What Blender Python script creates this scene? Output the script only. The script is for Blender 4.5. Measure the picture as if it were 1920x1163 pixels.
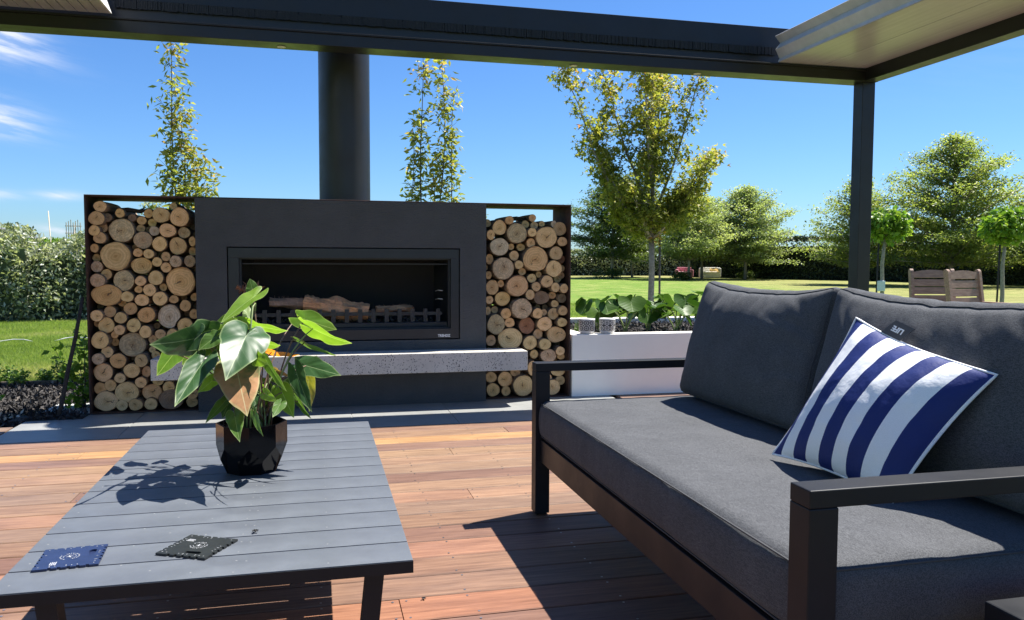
import bpy, bmesh, math, random
import numpy as np
from mathutils import Vector, Matrix, noise
random.seed(7); rng = np.random.default_rng(7)
R = math.radians
for o in list(bpy.data.objects): bpy.data.objects.remove(o)
SC = bpy.context.scene
COL = SC.collection

# ------------------------------------------------------------------ camera
cam = bpy.data.cameras.new('camera'); camo = bpy.data.objects.new('camera', cam); COL.objects.link(camo)
cam.sensor_fit = 'HORIZONTAL'; cam.sensor_width = 36.0; cam.lens = 1503.8 / 1920 * 36
cam.clip_start = 0.05; cam.clip_end = 3000
RT = Vector((0.97160, -0.23660, 0.00383)); UP = Vector((0.01045, 0.05910, 0.99820)); FW = Vector((0.23640, 0.96981, -0.05989))
mat = Matrix((RT, UP, -FW)).transposed().to_4x4(); mat.translation = Vector((0, 0, 1.10))
camo.matrix_world = mat
SC.camera = camo

# ------------------------------------------------------------------ sky, sun, exposure
SUN = Vector((0.50, 0.168, 1.0)).normalized()
W = bpy.data.worlds.new('World'); SC.world = W; W.use_nodes = True
wn = W.node_tree.nodes; wl = W.node_tree.links
for n in list(wn): wn.remove(n)
wout = wn.new('ShaderNodeOutputWorld'); wbg = wn.new('ShaderNodeBackground'); wbg.inputs['Strength'].default_value = 0.088
sky = wn.new('ShaderNodeTexSky'); sky.sky_type = 'NISHITA'; sky.sun_disc = False
sky.sun_elevation = math.asin(SUN.z); sky.sun_rotation = math.atan2(SUN.x, SUN.y)
sky.altitude = 50; sky.air_density = 1.0; sky.dust_density = 0.45; sky.ozone_density = 2.2
hsv = wn.new('ShaderNodeHueSaturation'); hsv.inputs['Saturation'].default_value = 1.12; hsv.inputs['Value'].default_value = 1.0
wl.new(sky.outputs[0], hsv.inputs['Color'])
wtint = wn.new('ShaderNodeMixRGB'); wtint.blend_type = 'MULTIPLY'; wtint.inputs[0].default_value = 1; wtint.inputs[2].default_value = (.385, .555, .775, 1); wl.new(hsv.outputs[0], wtint.inputs[1])
tc = wn.new('ShaderNodeTexCoord')
def wmath(op, a, b=None, c=None):
    n = wn.new('ShaderNodeMath'); n.operation = op
    for i, v in enumerate((a, b, c)):
        if v is None: continue
        if isinstance(v, (int, float)): n.inputs[i].default_value = v
        else: wl.new(v, n.inputs[i])
    return n.outputs[0]
sep = wn.new('ShaderNodeSeparateXYZ'); wl.new(tc.outputs['Generated'], sep.inputs[0])
az = wmath('ARCTAN2', sep.outputs[0], sep.outputs[1]); el = wmath('ARCSINE', sep.outputs[2])
comb = wn.new('ShaderNodeCombineXYZ'); wl.new(wmath('MULTIPLY', az, 7.0), comb.inputs[0]); wl.new(wmath('MULTIPLY_ADD', az, 8.0, wmath('MULTIPLY', el, 45.0)), comb.inputs[1])
nz = wn.new('ShaderNodeTexNoise'); nz.inputs['Scale'].default_value = 1.6; nz.inputs['Detail'].default_value = 7; nz.inputs['Roughness'].default_value = 0.58
wl.new(comb.outputs[0], nz.inputs['Vector'])
rmp = wn.new('ShaderNodeMapRange'); rmp.inputs[1].default_value = 0.42; rmp.inputs[2].default_value = 0.72; wl.new(nz.outputs[0], rmp.inputs[0]); rmp.inputs[3].default_value = .12
total = None
for a0, e0, sa, se, amp, sl in ((-19.6, 13.2, 3.0, .95, 1.5, -.22), (-20.0, 8.6, 2.6, .95, 1.4, -.15), (-20.0, 3.9, 1.8, .30, .9, 0), (-15.5, 4.0, 1.2, .28, .6, 0), (-16.0, 1.6, 1.6, .5, .8, 0),
                                (-60, 14, 22, 2.5, .7, 0), (95, 12, 30, 2.2, .5, 0), (170, 18, 40, 3.0, .6, 0), (-120, 9, 25, 2, .6, 0)):
    da = wmath('SUBTRACT', az, R(a0)); de = wmath('SUBTRACT', wmath('SUBTRACT', el, R(e0)), wmath('MULTIPLY', da, sl))
    q = wmath('ADD', wmath('POWER', wmath('ABSOLUTE', wmath('DIVIDE', da, R(sa))), 2.0), wmath('POWER', wmath('ABSOLUTE', wmath('DIVIDE', de, R(se))), 2.0))
    g = wmath('MULTIPLY', wmath('EXPONENT', wmath('MULTIPLY', q, -1.0)), amp)
    total = g if total is None else wmath('ADD', total, g)
cl = wmath('MINIMUM', wmath('MULTIPLY', wmath('MULTIPLY', total, 1.6), rmp.outputs[0]), 0.9)
wmix = wn.new('ShaderNodeMixRGB'); wl.new(cl, wmix.inputs[0]); wl.new(wtint.outputs[0], wmix.inputs[1]); wmix.inputs[2].default_value = (4.3, 4.55, 5.2, 1)
wl.new(wmix.outputs[0], wbg.inputs[0]); wl.new(wbg.outputs[0], wout.inputs[0])
sl_ = bpy.data.lights.new('sun', 'SUN'); sl_.energy = 4.6; sl_.angle = R(0.53); sl_.color = (1.0, 0.955, 0.88)
so = bpy.data.objects.new('sun', sl_); COL.objects.link(so); so.rotation_euler = SUN.to_track_quat('Z', 'Y').to_euler(); so.location = (5, 5, 20)
SC.view_settings.view_transform = 'Standard'; SC.view_settings.look = 'None'; SC.view_settings.gamma = 1; SC.view_settings.exposure = 1.3
SC.view_settings.use_curve_mapping = False
SC.render.engine = 'CYCLES'

# ------------------------------------------------------------------ materials
def newmat(name):
    m = bpy.data.materials.new(name); m.use_nodes = True
    nt = m.node_tree
    for n in list(nt.nodes): nt.nodes.remove(n)
    out = nt.nodes.new('ShaderNodeOutputMaterial'); p = nt.nodes.new('ShaderNodeBsdfPrincipled'); nt.links.new(p.outputs[0], out.inputs[0])
    return m, nt, p
def nd(nt, t, **kw):
    n = nt.nodes.new(t)
    for k, v in kw.items():
        if k in n.inputs.keys() if isinstance(k, str) else False: n.inputs[k].default_value = v
        else: setattr(n, k, v)
    return n
def noise_n(nt, vec, scale, detail=4, rough=.5):
    n = nt.nodes.new('ShaderNodeTexNoise'); n.inputs['Scale'].default_value = scale; n.inputs['Detail'].default_value = detail; n.inputs['Roughness'].default_value = rough
    if vec is not None: nt.links.new(vec, n.inputs['Vector'])
    return n.outputs[0]
def coords(nt, kind='Object', scale=(1, 1, 1), rnd=False):
    t = nt.nodes.new('ShaderNodeTexCoord'); mp = nt.nodes.new('ShaderNodeMapping'); mp.inputs['Scale'].default_value = scale
    v = t.outputs[kind]
    if rnd:
        oi = nt.nodes.new('ShaderNodeObjectInfo'); vm = nt.nodes.new('ShaderNodeVectorMath'); vm.operation = 'MULTIPLY_ADD'
        cx = nt.nodes.new('ShaderNodeCombineXYZ')
        for i in range(3): nt.links.new(oi.outputs['Random'], cx.inputs[i])
        nt.links.new(cx.outputs[0], vm.inputs[0]); vm.inputs[1].default_value = (37.1, 21.7, 11.3); nt.links.new(v, vm.inputs[2]); v = vm.outputs[0]
    nt.links.new(v, mp.inputs['Vector'])
    return mp.outputs[0]
def ramp(nt, fac, stops):
    r = nt.nodes.new('ShaderNodeValToRGB'); nt.links.new(fac, r.inputs[0])
    el_ = r.color_ramp.elements
    while len(el_) < len(stops): el_.new(0.5)
    for e, (p, c) in zip(el_, stops):
        e.position = p; e.color = tuple(c) + (1,) if len(c) == 3 else c
    return r.outputs[0]
def mixc(nt, a, b, fac, mode='MIX'):
    n = nt.nodes.new('ShaderNodeMixRGB'); n.blend_type = mode
    for i, v in ((0, fac), (1, a), (2, b)):
        if isinstance(v, (int, float)): n.inputs[i].default_value = v
        elif isinstance(v, tuple): n.inputs[i].default_value = v + (1,) if len(v) == 3 else v
        else: nt.links.new(v, n.inputs[i])
    return n.outputs[0]
def mth(nt, op, a, b=None, c=None):
    n = nt.nodes.new('ShaderNodeMath'); n.operation = op
    for i, v in enumerate((a, b, c)):
        if v is None: continue
        if isinstance(v, (int, float)): n.inputs[i].default_value = v
        else: nt.links.new(v, n.inputs[i])
    return n.outputs[0]
def bump(nt, p, h, strength=.3, dist=.01):
    b = nt.nodes.new('ShaderNodeBump'); b.inputs['Strength'].default_value = strength; b.inputs['Distance'].default_value = dist
    nt.links.new(h, b.inputs['Height']); nt.links.new(b.outputs[0], p.inputs['Normal'])
def simple(name, col, rough=.5, metal=0, spec=.5, nscale=40, namp=.12, bscale=0, bstr=.2, bdist=.002):
    m, nt, p = newmat(name)
    v = coords(nt)
    n1 = noise_n(nt, v, nscale, 5, .6)
    lo = tuple(c * (1 - namp) for c in col); hi = tuple(min(1, c * (1 + namp)) for c in col)
    nt.links.new(ramp(nt, n1, [(0.3, lo), (0.7, hi)]), p.inputs['Base Color'])
    p.inputs['Roughness'].default_value = rough; p.inputs['Metallic'].default_value = metal; p.inputs['Specular IOR Level'].default_value = spec
    if bscale: bump(nt, p, noise_n(nt, v, bscale, 6, .6), bstr, bdist)
    return m

# wood decking: each plank has its own colour
MW, nt, p = newmat('hardwood_decking')
oi = nt.nodes.new('ShaderNodeObjectInfo')
v = coords(nt, 'Object', (1.2, 22, 10), rnd=True)
g1 = noise_n(nt, v, 2.6, 6, .65)
v2 = coords(nt, 'Object', (5, 160, 40), rnd=True); g2 = noise_n(nt, v2, 2.0, 4, .6)
v3 = coords(nt, 'Object', (1.1, 4, 4), rnd=True); g3 = noise_n(nt, v3, 2.2, 4, .6)
grain = ramp(nt, g1, [(.25, (.48, .42, .40)), (.42, (.86, .82, .80)), (.6, (1.08, 1.08, 1.06)), (.78, (1.45, 1.36, 1.24))])
c = mixc(nt, oi.outputs['Color'], grain, 1.0, 'MULTIPLY')
c = mixc(nt, c, ramp(nt, g2, [(.35, (.72, .70, .70)), (.55, (1.05, 1.05, 1.05))]), 0.75, 'MULTIPLY')
c = mixc(nt, c, ramp(nt, g3, [(.3, (.75, .74, .78)), (.6, (1.1, 1.08, 1.03))]), .8, 'MULTIPLY')
nt.links.new(c, p.inputs['Base Color']); p.inputs['Roughness'].default_value = .52; p.inputs['Specular IOR Level'].default_value = .35
bump(nt, p, g2, .25, .0012)

def brushed(name, col, rough=.45, spec=.5, dust=0):
    m, nt, p = newmat(name); v = coords(nt)
    nt.links.new(ramp(nt, noise_n(nt, v, 9, 5, .6), [(.3, tuple(x * .9 for x in col)), (.7, tuple(x * 1.12 for x in col))]), p.inputs['Base Color'])
    if dust:
        vo = nt.nodes.new('ShaderNodeTexVoronoi'); vo.inputs['Scale'].default_value = 42; nt.links.new(v, vo.inputs['Vector'])
        sc_ = nt.nodes.new('ShaderNodeSeparateColor'); nt.links.new(vo.outputs['Color'], sc_.inputs[0])
        spk = mth(nt, 'MULTIPLY', mth(nt, 'LESS_THAN', vo.outputs['Distance'], .10), mth(nt, 'GREATER_THAN', sc_.outputs[0], .86))
        film = ramp(nt, noise_n(nt, coords(nt, 'Object', (1, 1.6, 1)), 3.2, 7, .65), [(.35, (.90, .90, .91)), (.65, (1.10, 1.10, 1.08))])
        old = p.inputs['Base Color'].links[0].from_socket
        nt.links.new(mixc(nt, mixc(nt, old, film, 1.0, 'MULTIPLY'), (.30, .30, .29), mth(nt, 'MULTIPLY', spk, .6)), p.inputs['Base Color'])
    n2 = noise_n(nt, v, 5, 6, .65)
    rr = nt.nodes.new('ShaderNodeMapRange'); rr.inputs[1].default_value = .3; rr.inputs[2].default_value = .7; rr.inputs[3].default_value = rough - .06; rr.inputs[4].default_value = rough + .10
    nt.links.new(n2, rr.inputs[0]); nt.links.new(rr.outputs[0], p.inputs['Roughness']); p.inputs['Specular IOR Level'].default_value = spec
    bump(nt, p, noise_n(nt, v, 900, 2, .5), .12, .0004)
    return m
M_alu = brushed('charcoal_powder_coat', (.015, .016, .019), .45, .22)
M_table = brushed('table_powder_coat', (.105, .116, .134), .42, .5, 1)
M_beam = brushed('pergola_powder_coat', (.0105, .011, .013), .36, .4)
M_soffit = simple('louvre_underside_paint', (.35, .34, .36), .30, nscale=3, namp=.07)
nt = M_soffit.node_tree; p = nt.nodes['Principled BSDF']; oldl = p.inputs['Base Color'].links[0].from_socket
stk = ramp(nt, noise_n(nt, coords(nt, 'Object', (14, .25, 1)), 2.2, 6, .7), [(.35, (.86, .86, .87)), (.6, (1.05, 1.05, 1.05)), (.72, (1.30, 1.30, 1.28))]); nt.links.new(mixc(nt, oldl, stk, 1.0, 'MULTIPLY'), p.inputs['Base Color'])  # streaks along the blades: their shading and sheen put into the colour
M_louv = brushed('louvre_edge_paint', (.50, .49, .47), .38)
M_brush = simple('black_brush_fibre', (.009, .0095, .011), .7, nscale=60, namp=.5)
# plaster of the fireplace
M_plaster, nt, p = newmat('charcoal_textured_plaster'); v = coords(nt)
nt.links.new(ramp(nt, noise_n(nt, v, 5, 6, .6), [(.3, (.057, .060, .063)), (.7, (.072, .075, .079))]), p.inputs['Base Color']); p.inputs['Roughness'].default_value = .62
v2 = coords(nt, 'Object', (1, 1, 2.2)); bump(nt, p, noise_n(nt, v2, 48, 5, .65), 1.0, .012)
M_firemetal = simple('black_firebox_steel', (.020, .021, .025), .38, nscale=12, namp=.15)
M_firein = simple('sooty_firebox_lining', (.003, .003, .0035), .8, nscale=14, namp=.4)
M_flue = brushed('flue_black_paint', (.014, .015, .018), .40)
# corten
M_corten, nt, p = newmat('rusted_steel'); v = coords(nt)
nt.links.new(ramp(nt, noise_n(nt, v, 14, 8, .7), [(.3, (.028, .014, .010)), (.52, (.055, .024, .016)), (.72, (.095, .038, .020))]), p.inputs['Base Color']); p.inputs['Roughness'].default_value = .75
bump(nt, p, noise_n(nt, v, 120, 5, .7), .4, .002)
# terrazzo shelf
M_terr, nt, p = newmat('grey_terrazzo_concrete'); v = coords(nt, 'Object', (1, 1, .55))
vo = nt.nodes.new('ShaderNodeTexVoronoi'); vo.inputs['Scale'].default_value = 125; vo.inputs['Randomness'].default_value = 1; nt.links.new(v, vo.inputs['Vector'])
sizen = noise_n(nt, v, 6, 3, .6)
thr = mth(nt, 'MULTIPLY_ADD', sizen, 1.0, -.13)
sepc = nt.nodes.new('ShaderNodeSeparateColor'); nt.links.new(vo.outputs['Color'], sepc.inputs[0])
thr2 = mth(nt, 'MULTIPLY', thr, mth(nt, 'POWER', sepc.outputs[0], .7))
chip = mth(nt, 'LESS_THAN', vo.outputs['Distance'], thr2)
base = ramp(nt, noise_n(nt, v, 9, 6, .6), [(.3, (.52, .49, .43)), (.7, (.64, .605, .54))])
chipc = ramp(nt, sepc.outputs[1], [(.0, (.012, .012, .014)), (.72, (.035, .035, .04)), (.8, (.16, .15, .14)), (1, (.5, .49, .47))])
nt.links.new(mixc(nt, base, chipc, chip), p.inputs['Base Color']); p.inputs['Roughness'].default_value = .5
# stone tile
M_tile, nt, p = newmat('blue_grey_stone_tile'); v = coords(nt, rnd=True)
nt.links.new(ramp(nt, noise_n(nt, v, 4, 8, .65), [(.25, (.21, .215, .205)), (.5, (.265, .27, .26)), (.75, (.32, .325, .31))]), p.inputs['Base Color']); p.inputs['Roughness'].default_value = .42
bump(nt, p, noise_n(nt, v, 60, 6, .6), .25, .002)
M_grout = simple('pale_grout', (.42, .42, .40), .8)
# bark and cut ends of the firewood
M_bark, nt, p = newmat('stripped_bark'); oi = nt.nodes.new('ShaderNodeObjectInfo'); v = coords(nt, 'Object', (1, .15, 1), rnd=True)
nt.links.new(mixc(nt, ramp(nt, noise_n(nt, v, 7, 7, .65), [(.3, (.17, .12, .08)), (.5, (.33, .25, .18)), (.7, (.50, .40, .29))]), oi.outputs['Color'], .35, 'MULTIPLY'), p.inputs['Base Color']); p.inputs['Roughness'].default_value = .85
bump(nt, p, noise_n(nt, v, 12, 6, .7), .5, .02)
M_end, nt, p = newmat('sawn_log_end'); oi = nt.nodes.new('ShaderNodeObjectInfo')
t = nt.nodes.new('ShaderNodeTexCoord'); dn = nt.nodes.new('ShaderNodeTexNoise'); dn.inputs['Scale'].default_value = 1.6; dn.inputs['Detail'].default_value = 3
rv = coords(nt, rnd=True); nt.links.new(rv, dn.inputs['Vector'])
vm = nt.nodes.new('ShaderNodeVectorMath'); vm.operation = 'MULTIPLY_ADD'; nt.links.new(dn.outputs['Color'], vm.inputs[0]); vm.inputs[1].default_value = (.5, .5, .5); 
vs = nt.nodes.new('ShaderNodeVectorMath'); vs.operation = 'SUBTRACT'; nt.links.new(t.outputs['Object'], vs.inputs[0]); vs.inputs[1].default_value = (.25, .25, .25)
nt.links.new(vs.outputs[0], vm.inputs[2])
sp = nt.nodes.new('ShaderNodeSeparateXYZ'); nt.links.new(vm.outputs[0], sp.inputs[0])
rad = mth(nt, 'SQRT', mth(nt, 'ADD', mth(nt, 'POWER', mth(nt, 'ABSOLUTE', sp.outputs[0]), 2.0), mth(nt, 'POWER', mth(nt, 'ABSOLUTE', sp.outputs[2]), 2.0)))
ringf = mth(nt, 'MULTIPLY_ADD', mth(nt, 'SINE', mth(nt, 'MULTIPLY', rad, mth(nt, 'MULTIPLY_ADD', oi.outputs['Random'], 22, 28))), .5, .5)
ringm = mixc(nt, (1, 1, 1), (.80, .74, .66), ringf)
heart = ramp(nt, rad, [(0.0, (.62, .42, .27)), (.07, (.80, .66, .50)), (.30, (.93, .84, .70)), (.55, (1.05, 1.0, .92)), (.90, (1.02, .95, .84)), (1.0, (.62, .48, .36))])
blot = ramp(nt, noise_n(nt, rv, 2.6, 7, .72), [(.25, (.66, .56, .46)), (.42, (.96, .93, .88)), (.6, (1.08, 1.07, 1.05)), (.8, (1.2, 1.15, 1.05))])
fine = ramp(nt, noise_n(nt, rv, 26, 4, .75), [(.3, (.78, .76, .74)), (.65, (1.1, 1.1, 1.1))])
c = mixc(nt, oi.outputs['Color'], heart, .9, 'MULTIPLY'); c = mixc(nt, c, ringm, .8, 'MULTIPLY'); c = mixc(nt, c, blot, .85, 'MULTIPLY'); c = mixc(nt, c, fine, .8, 'MULTIPLY')
# mould and weathering on the grey ones (alpha of the object colour drives it)
grey = ramp(nt, noise_n(nt, rv, 4.5, 8, .8), [(.42, (0, 0, 0)), (.56, (1, 1, 1))])
gm = mth(nt, 'MULTIPLY', grey, mth(nt, 'SUBTRACT', 1.0, oi.outputs['Alpha']))
c = mixc(nt, c, (.12, .11, .10), gm)
# radial drying cracks
ang = mth(nt, 'ARCTAN2', sp.outputs[2], sp.outputs[0])
wob = mth(nt, 'ADD', ang, mth(nt, 'MULTIPLY', noise_n(nt, rv, 3.5, 2, .5), 1.6))
cr = mth(nt, 'POWER', mth(nt, 'ABSOLUTE', mth(nt, 'SINE', mth(nt, 'MULTIPLY', mth(nt, 'ADD', wob, mth(nt, 'MULTIPLY', oi.outputs['Random'], 6.0)), .5))), 1.0)
crk = mth(nt, 'LESS_THAN', mth(nt, 'MULTIPLY', cr, rad), mth(nt, 'MULTIPLY', mth(nt, 'SUBTRACT', mth(nt, 'MULTIPLY_ADD', oi.outputs['Random'], .35, .60), rad), .034))
cr2 = mth(nt, 'ABSOLUTE', mth(nt, 'SINE', mth(nt, 'MULTIPLY', mth(nt, 'ADD', mth(nt, 'MULTIPLY', wob, 1.0), mth(nt, 'MULTIPLY', oi.outputs['Random'], 17.0)), 1.5)))
crk2 = mth(nt, 'MULTIPLY', mth(nt, 'LESS_THAN', mth(nt, 'MULTIPLY', cr2, rad), mth(nt, 'MULTIPLY', mth(nt, 'SUBTRACT', .66, rad), .030)), mth(nt, 'GREATER_THAN', mth(nt, 'FRACT', mth(nt, 'MULTIPLY', oi.outputs['Random'], 7.3)), .55))
crk = mth(nt, 'MAXIMUM', crk, crk2)
crk = mth(nt, 'MULTIPLY', crk, mth(nt, 'GREATER_THAN', mth(nt, 'FRACT', mth(nt, 'MULTIPLY', oi.outputs['Random'], 13.7)), .25))
c = mixc(nt, c, (.075, .045, .03), mth(nt, 'MULTIPLY', crk, .8))
nt.links.new(c, p.inputs['Base Color']); p.inputs['Roughness'].default_value = .8; p.inputs['Specular IOR Level'].default_value = .25
bump(nt, p, mth(nt, 'ADD', fine, mth(nt, 'MULTIPLY', crk, -3.0)), .35, .02)

# sofa cloth
def fabric(name, c0, c1, sc=430, folds=True):
    m, nt, p = newmat(name); v = coords(nt)
    n1 = noise_n(nt, v, sc, 2, .6); vv = coords(nt, 'Object', (1, 1, 1)); n2 = noise_n(nt, vv, 7, 4, .6)
    wv1 = noise_n(nt, coords(nt, 'Object', (1, .12, 1)), sc * 1.3, 1, .5)
    f = mth(nt, 'ADD', mth(nt, 'MULTIPLY', n1, .65), mth(nt, 'MULTIPLY', wv1, .35))
    c = ramp(nt, f, [(.42, c0), (.58, c1)])
    c = mixc(nt, c, ramp(nt, n2, [(.3, (.88, .88, .88)), (.7, (1.08, 1.08, 1.08))]), 1.0, 'MULTIPLY')
    nt.links.new(c, p.inputs['Base Color']); p.inputs['Roughness'].default_value = .95; p.inputs['Specular IOR Level'].default_value = .15
    p.inputs['Sheen Weight'].default_value = .10; p.inputs['Sheen Roughness'].default_value = .4; p.inputs['Sheen Tint'].default_value = (.6, .62, .66, 1)
    b1 = nt.nodes.new('ShaderNodeBump'); b1.inputs['Strength'].default_value = .35; b1.inputs['Distance'].default_value = .0015; nt.links.new(f, b1.inputs['Height'])
    if folds:
        b2 = nt.nodes.new('ShaderNodeBump'); b2.inputs['Strength'].default_value = .35; b2.inputs['Distance'].default_value = .02
        nt.links.new(noise_n(nt, coords(nt, 'Object', (1, 1, .35)), 8, 3, .5), b2.inputs['Height']); nt.links.new(b2.outputs[0], b1.inputs['Normal'])
    nt.links.new(b1.outputs[0], p.inputs['Normal'])
    return m
M_seat = fabric('charcoal_melange_cloth', (.054, .056, .061), (.108, .111, .118))
M_piping = simple('charcoal_piping', (.06, .062, .067), .9)
M_white = simple('white_rendered_wall', (.90, .865, .79), .7, nscale=2.5, namp=.05, bscale=90, bstr=.25, bdist=.002)
M_soil = simple('dark_potting_soil', (.020, .015, .012), .95, nscale=60, namp=.5, bscale=70, bstr=1, bdist=.01)
M_potblack = simple('gloss_black_glaze', (.004, .004, .005), .10, nscale=8, namp=.1)
M_potblack.node_tree.nodes['Principled BSDF'].inputs['Specular IOR Level'].default_value = .22
M_bug = simple('black_insect', (.012, .010, .008), .3)
M_screw = simple('steel_screw', (.55, .54, .52), .3, metal=.9)
M_timber = simple('weathered_timber', (.20, .155, .115), .85, nscale=22, namp=.25)
M_rod = simple('dark_bark_stick', (.035, .028, .024), .85, nscale=60, namp=.4, bscale=60, bstr=.8, bdist=.004)
M_whiteprint = simple('white_print', (.42, .43, .45), .5)
M_badge = simple('silver_badge_letters', (.78, .78, .78), .4)

def leafmat(name, rampstops, trans=.35, gloss=.35, rough=.4, veins=False, patch=None):
    """foliage: colour varies from leaf to leaf through the 'tint' attribute"""
    m = bpy.data.materials.new(name); m.use_nodes = True; nt = m.node_tree
    for n in list(nt.nodes): nt.nodes.remove(n)
    out = nt.nodes.new('ShaderNodeOutputMaterial')
    at = nt.nodes.new('ShaderNodeAttribute'); at.attribute_name = 'tint'
    c = ramp(nt, at.outputs['Fac'], rampstops)
    pr = nt.nodes.new('ShaderNodeBsdfPrincipled'); pr.inputs['Roughness'].default_value = rough; pr.inputs['Specular IOR Level'].default_value = gloss
    tr = nt.nodes.new('ShaderNodeBsdfTranslucent'); mx = nt.nodes.new('ShaderNodeMixShader'); mx.inputs[0].default_value = trans
    if veins:
        tcx = nt.nodes.new('ShaderNodeTexCoord'); s = nt.nodes.new('ShaderNodeSeparateXYZ'); nt.links.new(tcx.outputs['UV'], s.inputs[0])
        ay = mth(nt, 'ABSOLUTE', s.outputs[1])
        mid = mth(nt, 'LESS_THAN', ay, .012)
        sv = mth(nt, 'SINE', mth(nt, 'MULTIPLY', mth(nt, 'SUBTRACT', s.outputs[0], mth(nt, 'MULTIPLY', ay, .9)), 26.0))
        side = mth(nt, 'GREATER_THAN', sv, .965)
        vv = mth(nt, 'MAXIMUM', mid, mth(nt, 'MULTIPLY', side, .10))
        lightc = mixc(nt, c, (.62, .72, .42), .35)
        nn = noise_n(nt, coords(nt, 'Object', (1, 1, 1)), 16, 5, .6)
        c = mixc(nt, c, ramp(nt, nn, [(.3, (.72, .78, .7)), (.7, (1.2, 1.15, 1.1))]), 1.0, 'MULTIPLY')
        if patch: c = mixc(nt, c, patch, ramp(nt, noise_n(nt, coords(nt), 9, 4, .6), [(.48, (0, 0, 0)), (.6, (1, 1, 1))]))
        c = mixc(nt, c, lightc, vv)
        ar = nt.nodes.new('ShaderNodeAttribute'); ar.attribute_name = 'rim'
        c = mixc(nt, c, (.50, .60, .28), mth(nt, 'MULTIPLY', ramp(nt, ar.outputs['Fac'], [(.93, (0, 0, 0)), (1, (1, 1, 1))]), .45))
        bb = nt.nodes.new('ShaderNodeBump'); bb.inputs['Strength'].default_value = .06; bb.inputs['Distance'].default_value = .003
        nt.links.new(mth(nt, 'MULTIPLY', sv, 1.0), bb.inputs['Height']); nt.links.new(bb.outputs[0], pr.inputs['Normal'])
    tcol = mixc(nt, c, (1.25, 1.3, .55), .9, 'MULTIPLY')
    nt.links.new(c, pr.inputs['Base Color']); nt.links.new(tcol, tr.inputs[0])
    nt.links.new(pr.outputs[0], mx.inputs[1]); nt.links.new(tr.outputs[0], mx.inputs[2]); nt.links.new(mx.outputs[0], out.inputs[0])
    return m
L_maple = leafmat('maple_leaves', [(0, (.15, .19, .04)), (.4, (.28, .30, .065)), (.72, (.46, .40, .10)), (.88, (.56, .36, .11)), (1, (.62, .28, .14))], .55)
L_young = leafmat('young_tree_leaves', [(0, (.15, .20, .05)), (.5, (.29, .32, .08)), (.85, (.44, .40, .12)), (1, (.52, .34, .18))], .55)
L_oak = leafmat('oak_leaves', [(0, (.14, .19, .06)), (.5, (.24, .30, .09)), (.85, (.36, .40, .13)), (1, (.46, .47, .18))], .55)
L_oakdark = leafmat('dark_oak_leaves', [(0, (.055, .09, .03)), (.5, (.10, .15, .045)), (1, (.20, .25, .08))], .45)
L_pale = leafmat('pale_oak_leaves', [(0, (.18, .23, .11)), (.5, (.31, .37, .17)), (1, (.47, .51, .26))], .55)
L_hedge = leafmat('conifer_hedge_leaves', [(0, (.022, .034, .018)), (.6, (.045, .065, .032)), (1, (.08, .11, .05))], .15)
L_olive = leafmat('grey_green_shrub_leaves', [(0, (.17, .20, .12)), (.5, (.30, .335, .225)), (.85, (.45, .47, .36)), (1, (.64, .65, .56))], .4, .5, .35)
L_bright = leafmat('bright_ball_leaves', [(0, (.09, .19, .025)), (.6, (.17, .30, .04)), (1, (.30, .40, .07))], .45)
L_farfug = leafmat('tractor_seat_leaves', [(0, (.028, .075, .012)), (.6, (.048, .115, .018)), (1, (.09, .17, .03))], .28, .18, .4, True)
L_grass = leafmat('grass_blades', [(0, (.17, .25, .055)), (.5, (.25, .33, .085)), (.8, (.36, .40, .15)), (1, (.52, .46, .27))], .5, .2)
L_weed = leafmat('weed_leaves', [(0, (.08, .17, .03)), (1, (.2, .3, .07))], .4)
PL = {}
for k, col, tr_ in (('dark', (.035, .085, .030), .30), ('mid', (.075, .15, .030), .42), ('light', (.17, .29, .035), .52), ('yellow', (.38, .36, .03), .5), ('orange', (.72, .22, .03), .5), ('brown', (.36, .19, .10), .3), ('pale', (.42, .50, .30), .5)):
    PL[k] = leafmat('houseplant_leaf_' + k, [(0, col), (1, tuple(min(1, x * 1.25) for x in col))], tr_, .35, .38 if k != 'brown' else .6, True, (.30, .24, .06) if k == 'yellow' else ((.10, .14, .05) if k == 'brown' else None))
M_stem = simple('reddish_leaf_stalk', (.16, .09, .06), .5)
M_stemg = simple('green_leaf_stalk', (.20, .26, .09), .5)
M_twig = simple('tree_bark', (.13, .105, .085), .9, nscale=30, namp=.3, bscale=60, bstr=.6, bdist=.004)
M_twigpale = simple('pale_tree_bark', (.30, .265, .22), .85, nscale=30, namp=.3, bscale=60, bstr=.5, bdist=.004)

# lawn
M_lawn, nt, p = newmat('mown_lawn'); tcx = nt.nodes.new('ShaderNodeTexCoord'); v = tcx.outputs['Object']
sp = nt.nodes.new('ShaderNodeSeparateXYZ'); nt.links.new(v, sp.inputs[0])
n_big = noise_n(nt, v, .22, 5, .6); n_mid = noise_n(nt, v, 2.4, 5, .65); n_f = noise_n(nt, v, 38, 4, .7)
green = ramp(nt, n_mid, [(.3, (.085, .165, .024)), (.5, (.125, .21, .032)), (.7, (.175, .255, .05))])
dry = ramp(nt, n_mid, [(.3, (.19, .19, .065)), (.6, (.31, .27, .12)), (.75, (.38, .32, .16))])
def band(val, lo, hi):
    a = nt.nodes.new('ShaderNodeMapRange'); a.inputs[1].default_value = lo; a.inputs[2].default_value = hi; nt.links.new(val, a.inputs[0]); return a.outputs[0]
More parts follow.
